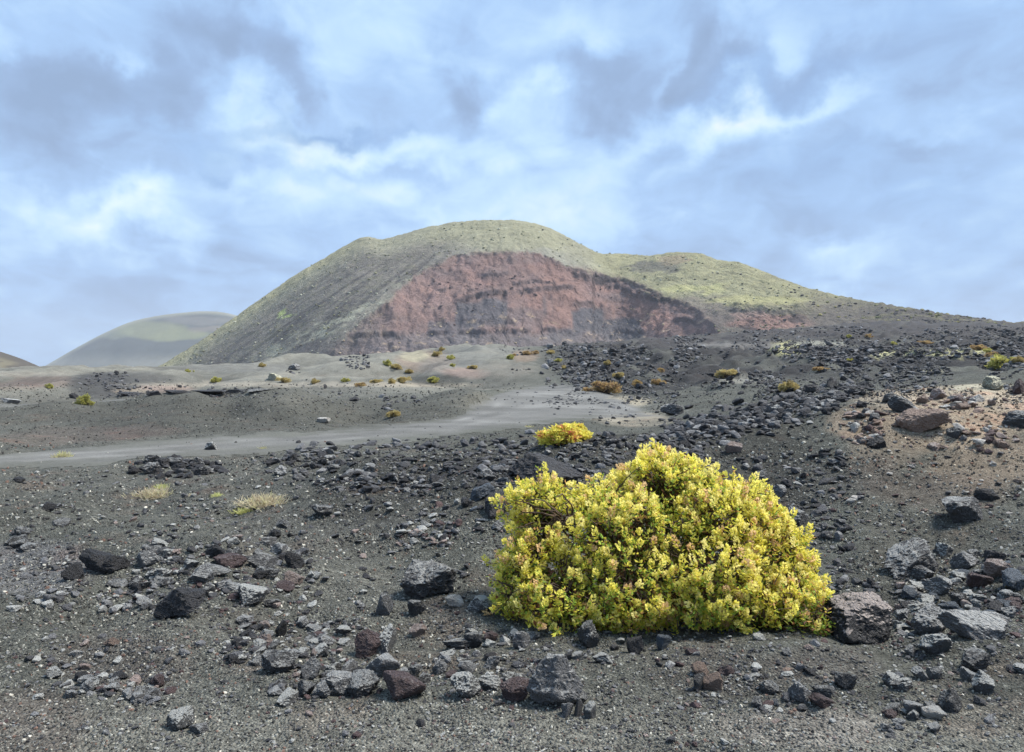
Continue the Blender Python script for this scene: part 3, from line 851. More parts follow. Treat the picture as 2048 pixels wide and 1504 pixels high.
def build_volcano():
    npx, nf, nb = 700, 270, 12
    px = np.linspace(200, 2420, npx)
    sil = np.interp(px, [p for p, _ in SIL], [q for _, q in SIL])
    k = np.exp(-0.5 * (np.arange(-6, 7) / 2.2) ** 2)
    sil = np.convolve(np.pad(sil, 6, mode='edge'), k / k.sum(), 'valid')
    sil = sil + 2.2 * fbm2(px / 9, px * 0, 3, 40) * sstep(px, 1500, 1700) + 1.0 * fbm2(px / 6, px * 0, 2, 41)
    Dr = np.interp(px, [100, 1180, 1240, 1450, 1640, 1800, 2048, 2700], [690, 690, 700, 640, 560, 490, 430, 400])
    zr = EYE + (752 - sil) / F * Dr
    kk = np.exp(-0.5 * (np.arange(-60, 61) / 20.0) ** 2)
    zrs = np.convolve(np.pad(zr, 60, mode='edge'), kk / kk.sum(), 'valid')
    run = np.clip(zrs + 12, 4, None) * np.interp(px, [100, 1100, 1500, 2048, 2700], [1.75, 1.75, 2.0, 3.0, 3.2]) + 8
    zb = -8.0
    top_py = np.interp(px, [p for p, _ in SCAR], [q for _, q in SCAR], left=900, right=900)
    top_py = top_py + 7 * fbm2(px / 22, px * 0 + 3, 3, 46) + 3 * fbm2(px / 7, px * 0 + 3, 2, 146)

    def cone_at(D):
        S = np.clip((D - (Dr - run)[:, None]) / run[:, None], 0, 1)
        PXG = np.repeat(px[:, None], D.shape[1], 1)
        Xc = (PXG - 1024) / F * D
        cone = zb + (zrs[:, None] - zb) * (1 - (1 - S) ** 1.22) + (zr - zrs)[:, None] * sstep(S, 0.55, 1.0)
        rough = 1 - 0.8 * np.exp(-((1 - S) / 0.05) ** 2)
        cone = cone + rough * (1.9 * fbm2(Xc / 26, D / 26, 4, 42) + 0.9 * fbm2(Xc / 6, D / 6, 3, 43)) + 0.45 * fbm2(Xc / 3, D / 3, 2, 44)
        qs = Xc / (172.0 - cone)
        cone = cone + rough * 0.8 * fbm2(qs * 26, cone / 60, 3, 45) * sstep(1 - S, 0.05, 0.3)
        for (cx, zc, wx, wz, hh) in ((1540, 41, 60, 7, 6.0), (1470, 46, 40, 6, 4.0), (1600, 46, 30, 5, 3.5)):
            cone = cone + hh * np.exp(-((PXG - cx) / wx) ** 2 - ((cone - zc) / wz) ** 2) * (1 + 0.5 * fbm2(Xc / 6, D / 8, 3, 145))
        return S, PXG, Xc, cone, qs

    Sl = np.linspace(0, 1, 500)[None, :]
    Df = (Dr - run)[:, None] + run[:, None] * Sl
    pyc = 752 + F * (EYE - cone_at(Df)[3]) / Df
    Dtop = np.full(npx, -1.0)
    for i in range(npx):
        row = np.minimum.accumulate(pyc[i])
        if top_py[i] < row[0]:
            j = int(np.searchsorted(-row, -top_py[i]))
            if 0 < j < 500:
                Dtop[i] = Df[i, j]
    ok = Dtop > 0
    Dsm = np.interp(px, px[ok], Dtop[ok])
    ks = np.exp(-0.5 * (np.arange(-24, 25) / 8.0) ** 2)
    Dsm = np.convolve(np.pad(Dsm, 24, mode='edge'), ks / ks.sum(), 'valid')
    zsm = np.interp(px, px[ok], (EYE + (752 - top_py) / F * Dtop)[ok])
    zsm = np.convolve(np.pad(zsm, 24, mode='edge'), ks / ks.sum(), 'valid')
    ztop = zsm
    Dtop = np.where(ok, Dsm, -1.0)

    def surface(D):
        S, PXG, Xc, cone, qs = cone_at(D)
        drop = Dtop[:, None] - D + 5.0 * fbm2(Xc / 9, D / 11, 4, 246) + 2.0 * fbm2(Xc / 3, D / 3, 2, 247)
        wig = 1 + 0.22 * fbm2(Xc / 14, D / 30, 3, 47)
        steep = np.minimum(drop, 4) * 1.25 * wig + np.clip(drop - 4, 0, 70) * 0.86 + np.clip(drop - 74, 0, None) * 0.66
        face = ztop[:, None] - steep
        face = np.maximum(face, 12 + 4 * fbm2(Xc / 15, D / 15, 3, 48) + (D - 520) * 0.08)
        rill = fbm2(Xc / 5.0 + 0.12 * face, face / 80, 4, 49)
        scar = face + 0.28 * rill + 0.5 * fbm2(Xc / 2.2, face / 5, 2, 149)
        pyf = 752 + F * (EYE - face) / D
        ledge = np.zeros_like(scar)
        for (h, pts) in LEDGES:
            x0, x1 = pts[0][0], pts[-1][0]
            lpy = np.interp(PXG, [p for p, _ in pts], [q for _, q in pts]) + 4.5 * fbm2(Xc / 9, Xc * 0 + x0, 4, 52)
            win = sstep(PXG, x0, x0 + 14) * (1 - sstep(PXG, x1 - 14, x1)) * sstep(fbm2(Xc / 8, Xc * 0 + x1, 2, 51), -0.45, -0.2)
            up = lpy - pyf
            scar = scar + win * h * (sstep(up, -0.7, 0.7) - sstep(up, 2.0, 16.0))
            ledge = np.maximum(ledge, win * np.exp(-((up - 0.2) / 2.2) ** 2))
        crag = np.exp(-((pyf - np.interp(PXG, [1120, 1200, 1290, 1400], [552, 556, 585, 602])) / 16) ** 2) * sstep(PXG, 1110, 1150) * (1 - sstep(PXG, 1390, 1410))
        lump = sstep(fbm2(Xc / 4.5, face / 2.4, 3, 53), 0.05, 0.35) * crag
        scar = scar + 2.2 * lump
        inside = (Dtop[:, None] > 0) & (drop > 0) & (scar < cone - 0.15)
        return np.where(inside, scar, cone), inside, S, PXG, Xc, qs, drop, rill, lump, ledge

    # spread the rows evenly over the visible slope
    zf = surface(Df)[0]
    pf = 752 + F * (EYE - zf) / Df
    wgt = np.abs(np.diff(pf, axis=1)) + 0.12
    cum = np.concatenate([np.zeros((npx, 1)), np.cumsum(wgt, 1)], 1)
    D = np.array([np.interp(np.linspace(0, cum[i, -1], nf), cum[i], Df[i]) for i in range(npx)])
    z, inside, S, PXG, X, qs, drop, rill, lump, ledge = surface(D)
    py = 752 + F * (EYE - z) / D

    # ---- colours
    w1 = 22 * fbm2(X / 14, D / 14 + z / 20, 4, 60)
    w2 = 12 * fbm2(X / 14 + 7, D / 14 + z / 20, 4, 61)
    wx, wy = PXG + w1, py + w2
    col = np.empty(z.shape + (3,))
    col[:] = (.29, .285, .245)

    def blend(mask, c):
        nonlocal col
        mm = np.clip(mask, 0, 1)[..., None]
        col = col * (1 - mm) + np.array(c) * mm

    def ell(cx, cyy, rx, ry):
        return sstep(1.35 - (((wx - cx) / rx) ** 2 + ((wy - cyy) / ry) ** 2), 0, 0.9)

    # grass on crown; flank edge also painted pale as if lit
    relh = sil[:, None]
    spot = fbm2(X / 7, z / 4 + D / 9, 4, 63)
    blend(sstep(-(py - relh), -75, -8) * 0.8, (.27, .262, .178))
    blend(ell(1010, 470, 170, 34) * 0.7, (.295, .288, .19))
    streak = fbm2(qs * 22, z / 40, 4, 62)
    left = (1 - sstep(PXG, 820, 1000))
    blend(left * sstep(py - relh, 12, 50) * 0.85, (.172, .156, .138))
    blend(left * sstep(py - relh, 20, 90) * sstep(streak, -.1, 0.35) * 0.9, (.092, .087, .086))
    blend(left * sstep(py - relh, 45, 110) * sstep(-streak, 0.0, 0.5) * 0.45, (.24, .232, .20))
    edge = (1 - sstep(py - relh + 6 * fbm2(X / 9, z / 5, 3, 67), 4, 22)) * (1 - sstep(PXG, 640, 760))
    blend(edge * 0.85, (.345, .325, .20))  # pale lit rim of the left flank, put into the colour
    blend(sstep(spot, 0.15, 0.45) * 0.5, (.19, .185, .13))
    blend(sstep(-spot, 0.25, 0.55) * 0.3, (.38, .37, .27))
    # lichen-bright strip beside the scar
    strip = np.abs(py - np.interp(PXG, [500, 560, 640, 720, 780, 830], [715, 700, 662, 628, 590, 562])) + 14 * fbm2(X / 10, z / 8, 4, 64)
    blend((1 - sstep(strip, 4, 24)) * sstep(PXG, 480, 560) * (1 - sstep(PXG, 815, 850)) * sstep(spot, -.4, .2) * .8, (.38, .375, .29))
    blend(ell(575, 628, 18, 5) * .9, (.34, .40, .16))
    blend(left * sstep(py, 670, 700) * sstep(PXG, 540, 600) * .6, (.13, .12, .118))
    # right-hand shoulder
    rt = sstep(PXG + 30 * fbm2(X / 15, z / 12, 3, 68), 1150, 1230)
    blend(rt * 0.85, (.295, .285, .17))
    blend(rt * sstep(spot, 0.0, 0.4) * 0.65, (.20, .19, .125))
    blend(ell(1300, 535, 60, 12) * 0.75, (.12, .115, .11))
    blend(ell(1350, 520, 30, 9) * 0.5, (.26, .19, .15))
    blend(ell(1420, 620, 110, 30) * 0.75, (.20, .175, .155))
    blend(ell(1520, 602, 110, 12) * 0.75, (.37, .355, .185))
    blend(ell(1390, 576, 70, 10) * 0.75, (.40, .39, .20))
    blend(rt * sstep(py + 12 * spot, 596, 634) * 0.88, (.135, .118, .110))
    blend(ell(1545, 645, 85, 17) * .9, (.27, .175, .15))
    blend(ell(1500, 630, 40, 8) * .7, (.33, .235, .20))
    blend(ell(1592, 640, 26, 7) * .85, (.07, .06, .062))  # this and the next: shadowed cave mouths painted as dark patches
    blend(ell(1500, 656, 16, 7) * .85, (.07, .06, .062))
    blend(sstep(PXG, 1560, 1700) * sstep(py - relh, -5, 18) * 0.75, (.15, .135, .122))
    blend(sstep(PXG, 1640, 1800) * 0.8, (.098, .092, .088))
    blend(sstep(PXG, 1640, 1800) * sstep(spot, 0.1, 0.4) * 0.5, (.23, .22, .13))
    # the scar
    ins = gsmooth(gsmooth(inside.astype(float), 1.6, 0), 2.0, 1) + 0.45 * fbm2(X / 4, z / 3, 3, 70) * gsmooth(gsmooth(inside.astype(float), 5, 0), 5, 1) * (1 - gsmooth(gsmooth(inside.astype(float), 5, 0), 5, 1)) * 4
    ins = np.clip(ins, 0, 1) * (1 - 0.75 * (1 - sstep(PXG + 40 * fbm2(X / 18, z / 10, 3, 170), 690, 800)))
    blend(ins, (.205, .145, .133))
    pt = fbm2(X / 16, z / 7, 4, 171)
    blend(ins * sstep(pt, .0, .5) * .6, (.155, .128, .126))
    blend(ins * sstep(-pt, .1, .55) * .55, (.27, .17, .145))
    blend(ins * sstep(rill, 0.0, 0.6) * .3, (.25, .17, .15))
    blend(ins * sstep(-rill, 0.05, 0.6) * .3, (.235, .155, .148))
    blend(ins * ell(1110, 610, 60, 60) * .6, (.25, .155, .13))
    blend(ins * ell(1130, 545, 60, 30) * .5, (.235, .15, .13))
    blend(ins * ell(1290, 640, 50, 50) * .6, (.245, .15, .128))
    blend(ins * ell(860, 600, 70, 50) * .4, (.27, .185, .165))
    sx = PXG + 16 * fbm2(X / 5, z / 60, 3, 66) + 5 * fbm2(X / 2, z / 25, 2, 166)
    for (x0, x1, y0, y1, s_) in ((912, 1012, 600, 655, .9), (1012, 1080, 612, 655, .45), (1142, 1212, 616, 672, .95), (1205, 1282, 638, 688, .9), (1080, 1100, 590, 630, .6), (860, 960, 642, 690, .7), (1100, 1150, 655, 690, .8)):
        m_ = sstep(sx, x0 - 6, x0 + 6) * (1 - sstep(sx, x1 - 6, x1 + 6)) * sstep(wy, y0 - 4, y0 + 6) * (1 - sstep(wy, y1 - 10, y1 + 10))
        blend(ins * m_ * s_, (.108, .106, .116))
    blend(ins * sstep(py + 10 * fbm2(X / 12, z / 6, 3, 69), 655, 678) * (1 - sstep(PXG, 1290, 1340)) * .8, (.15, .138, .14))
    blend(ins * (1 - sstep(PXG, 690, 800)) * .7, (.14, .122, .122))
    blend(ins * lump * .7, (.11, .085, .088))
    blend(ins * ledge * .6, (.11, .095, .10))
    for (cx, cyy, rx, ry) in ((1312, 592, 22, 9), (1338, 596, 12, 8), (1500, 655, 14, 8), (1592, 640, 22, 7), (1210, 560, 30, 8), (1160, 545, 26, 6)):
        blend(ins * ell(cx, cyy, rx, ry) * .9, (.05, .045, .05))  # cave hollows: their shade is painted dark into the slope colour
    blend(ins * sstep(spot, 0.42, 0.55) * sstep(py, 600, 640) * .6, (.42, .33, .24))
    rimd = ins * (1 - sstep(np.where(drop > 0, drop, 99), 0, 4)) * sstep(spot, -.4, .3)
    blend(rimd * .25, (.17, .14, .13))
    col = col * np.where(inside, 1.0, .9)[..., None]
    # ---- back side and mesh
    b = np.linspace(0, 1, nb + 1)[1:]
    Db = Dr[:, None] + 260 * b[None, :]
    zbk = zr[:, None] + (zb - zr[:, None]) * (b[None, :] ** 1.3)
    Xa = np.concatenate([X, ((px - 1024) / F)[:, None] * Db], 1)
    Ya = np.concatenate([D, Db], 1)
    Za = np.concatenate([z, zbk], 1)
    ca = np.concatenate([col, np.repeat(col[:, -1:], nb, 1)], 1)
    nr = nf + nb
    idx = np.arange(npx * nr).reshape(npx, nr)
    q = np.stack([idx[:-1, :-1], idx[1:, :-1], idx[1:, 1:], idx[:-1, 1:]], -1).reshape(-1, 4)
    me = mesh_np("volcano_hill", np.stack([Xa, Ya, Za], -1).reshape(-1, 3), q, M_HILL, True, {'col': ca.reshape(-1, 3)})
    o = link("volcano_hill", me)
    tag(o, "broad volcanic cone with a green crown and a big red scar in its face", kind='structure')
    return dict(X=X, D=D, z=z, px=PXG, py=py, ins=inside, sil=sil, col=col)


VOL = build_volcano()


def build_curtain(name, label, sil_pts, D0, ratio, mat, colour, step, rough, x0, x1):
    px = np.arange(x0, x1, step)
    sil = np.interp(px, [p for p, _ in sil_pts], [q for _, q in sil_pts])
    k = np.exp(-0.5 * (np.arange(-6, 7) / 2.5) ** 2)
    sil = np.convolve(np.pad(sil, 6, mode='edge'), k / k.sum(), 'valid')
    zr = EYE + (752 - sil) / F * D0
    zb = -D0 * 0.02
    run = (zr - zb) * ratio + D0 * 0.004
    nf, nb = 90, 8
    S = np.linspace(0, 1, nf)[None, :]
    D = (D0 - run)[:, None] + run[:, None] * S
    PX = np.repeat(px[:, None], nf, 1)
    X = (PX - 1024) / F * D
    z = zb + (zr - zb)[:, None] * (1 - (1 - S) ** 1.3)
    z = z + rough * fbm2(X / (rough * 12), D / (rough * 12), 4, 71) * sstep(1 - S, 0.02, 0.25)
    py = 752 + F * (EYE - z) / D
    col = colour(PX, py, X, D, sil[:, None])
    b = np.linspace(0, 1, nb + 1)[1:][None, :]
    Db = D0 + D0 * 0.3 * b
    Xa = np.concatenate([X, ((px - 1024) / F)[:, None] * Db], 1)
    Ya = np.concatenate([D, np.repeat(Db, len(px), 0)], 1)
    Za = np.concatenate([z, zr[:, None] + (zb - zr)[:, None] * b], 1)
    ca = np.concatenate([col, np.repeat(col[:, -1:], nb, 1)], 1)
    nr = nf + nb
    idx = np.arange(len(px) * nr).reshape(len(px), nr)
    q = np.stack([idx[:-1, :-1], idx[1:, :-1], idx[1:, 1:], idx[:-1, 1:]], -1).reshape(-1, 4)
    o = link(name, mesh_np(name, np.stack([Xa, Ya, Za], -1).reshape(-1, 3), q, mat, True, {'col': ca.reshape(-1, 3)}))
    tag(o, label, kind='structure')


def far_colour(px, py, X, D, sil):
    c = np.empty(px.shape + (3,))
    c[:] = (.055, .060, .054)  # dusky tone stands for cloud shadow on the hill
    wx = px + 14 * fbm2(px / 60, py / 30, 3, 72)
    wy = py + 8 * fbm2(px / 60 + 5, py / 30, 3, 73)

    def e(cx, cyy, rx, ry):
        return sstep(1.35 - (((wx - cx) / rx) ** 2 + ((wy - cyy) / ry) ** 2), 0, .9)
    for m, cc in ((e(300, 660, 70, 18) * .9, (.15, .154, .078)), (e(360, 672, 60, 12) * .9, (.16, .165, .08)), (e(230, 665, 40, 16) * .4, (.24, .25, .14)),  # green patches paint the sunlit areas between cloud shadows
                  (e(400, 640, 70, 12) * .5, (.15, .135, .12)), (e(420, 660, 50, 6) * .4, (.22, .17, .13)), (sstep(py, 700, 730) * .7, (.22, .21, .17)), ((1 - sstep(py - sil, 1, 9)) * .7, (.24, .23, .17))):
        mm = np.clip(m, 0, 1)[..., None]
        c = c * (1 - mm) + np.array(cc) * mm
    return c


build_curtain("distant_hill", "hazy blue green rounded hill far off on the skyline",
              [(-300, 800), (60, 748), (85, 735), (150, 697), (200, 670), (250, 647), (280, 638), (330, 629), (400, 622), (440, 623), (480, 632), (560, 672), (640, 720), (760, 790)],
              3200, 1.9, M_FARHILL, far_colour, 5, 16, -40, 700)


def side_colour(px, py, X, D, sil):
    c = np.empty(px.shape + (3,))
    c[:] = (.085, .078, .07)
    m = (sstep(py - sil, 6, 18) * 0.8)[..., None] * sstep(fbm2(X / 5, D / 9, 3, 74), -.3, .3)[..., None]
    return c * (1 - m) + np.array((.17, .155, .11)) * m


build_curtain("side_hill", "dark brown hill flank sloping in at the edge of the view",
              [(-700, 560), (-300, 620), (-100, 672), (0, 703), (40, 716), (70, 729), (100, 742), (160, 765), (300, 800)],
              430, 1.9, M_SIDEHILL, side_colour, 5, 3, -600, 250)

# ------------------------------------------------------------------ haze
hz = bpy.data.meshes.new("haze")
bm = bmesh.new()
bmesh.ops.create_cube(bm, size=1.0)
bm.to_mesh(hz)
bm.free()
ho = link("haze", hz)
ho.scale = (10000, 10000, 460)
ho.location = (0, 0, 230 - 110)
hm, N = new_mat("thin_haze")
pv = N.new('ShaderNodeVolumePrincipled')
pv.inputs['Color'].default_value = (.86, .92, 1.0, 1)
pv.inputs['Density'].default_value = 0.00013
pv.inputs['Anisotropy'].default_value = 0.0
N.l.new(pv.outputs[0], N.new('ShaderNodeOutputMaterial').inputs['Volume'])
hz.materials.append(hm)
tag(ho, "thin pale blue haze in the air over the plain", kind='stuff')

# ------------------------------------------------------------------ rocks
_ico = {}


def ico(sub):
    if sub not in _ico:
        bm = bmesh.new()
        bmesh.ops.create_icosphere(bm, subdivisions=sub, radius=1.0)
        V = np.array([v.co[:] for v in bm.verts])
        Fc = np.array([[v.index for v in f.verts] for f in bm.faces])
        bm.free()
        V /= np.linalg.norm(V, axis=1)[:, None]
        _ico[sub] = (V, Fc)
    return _ico[sub]


def rock_verts(seed, sub, npl=11, q=40, amp=0.10, fine=0.035):
    """A broken lava block: a few big fracture planes, chipped corners, then clinker roughness."""
    rg = np.random.default_rng(seed)
    n, f = ico(sub)
    pl = unit3(rg.normal(size=(npl, 3)) * np.array([1, 1, .85]))
    d = rg.uniform(0.50, 0.95, npl)
    chips = unit3(rg.normal(size=(9, 3)))
    pl = np.concatenate([pl, chips])
    d = np.concatenate([d, rg.uniform(.86, 1.05, 9)])
    dots = np.maximum(n @ pl.T, 0) / d[None, :]
    r = (np.sum(dots ** q, 1) + 0.72 ** q) ** (-1.0 / q)
    p = n * r[:, None]
    if amp:
        big = fbm3(p, 1.7, 2, seed)
        rid = 1 - np.abs(fbm3(p, 3.4, 3, seed + 3)) * 2
        r = r * (1 + amp * big + fine * 1.5 * rid * np.abs(rid) + fine * fbm3(p, 9.0, 3, seed + 5))
    V = n * r[:, None]
    V[:, 0] *= rg.uniform(.85, 1.3)
    V[:, 2] *= rg.uniform(.7, 1.0)
    a = rg.uniform(0, 2 * PI)
    R = np.array([[math.cos(a), -math.sin(a), 0], [math.sin(a), math.cos(a), 0], [0, 0, 1]])
    V = V @ R.T
    lo, hi = V.min(0), V.max(0)
    V = (V - (lo + hi) / 2) / (hi - lo)
    V[:, 2] += 0.5
    return V, f


def unit3(v):
    return v / (np.linalg.norm(v, axis=-1, keepdims=True) + 1e-9)


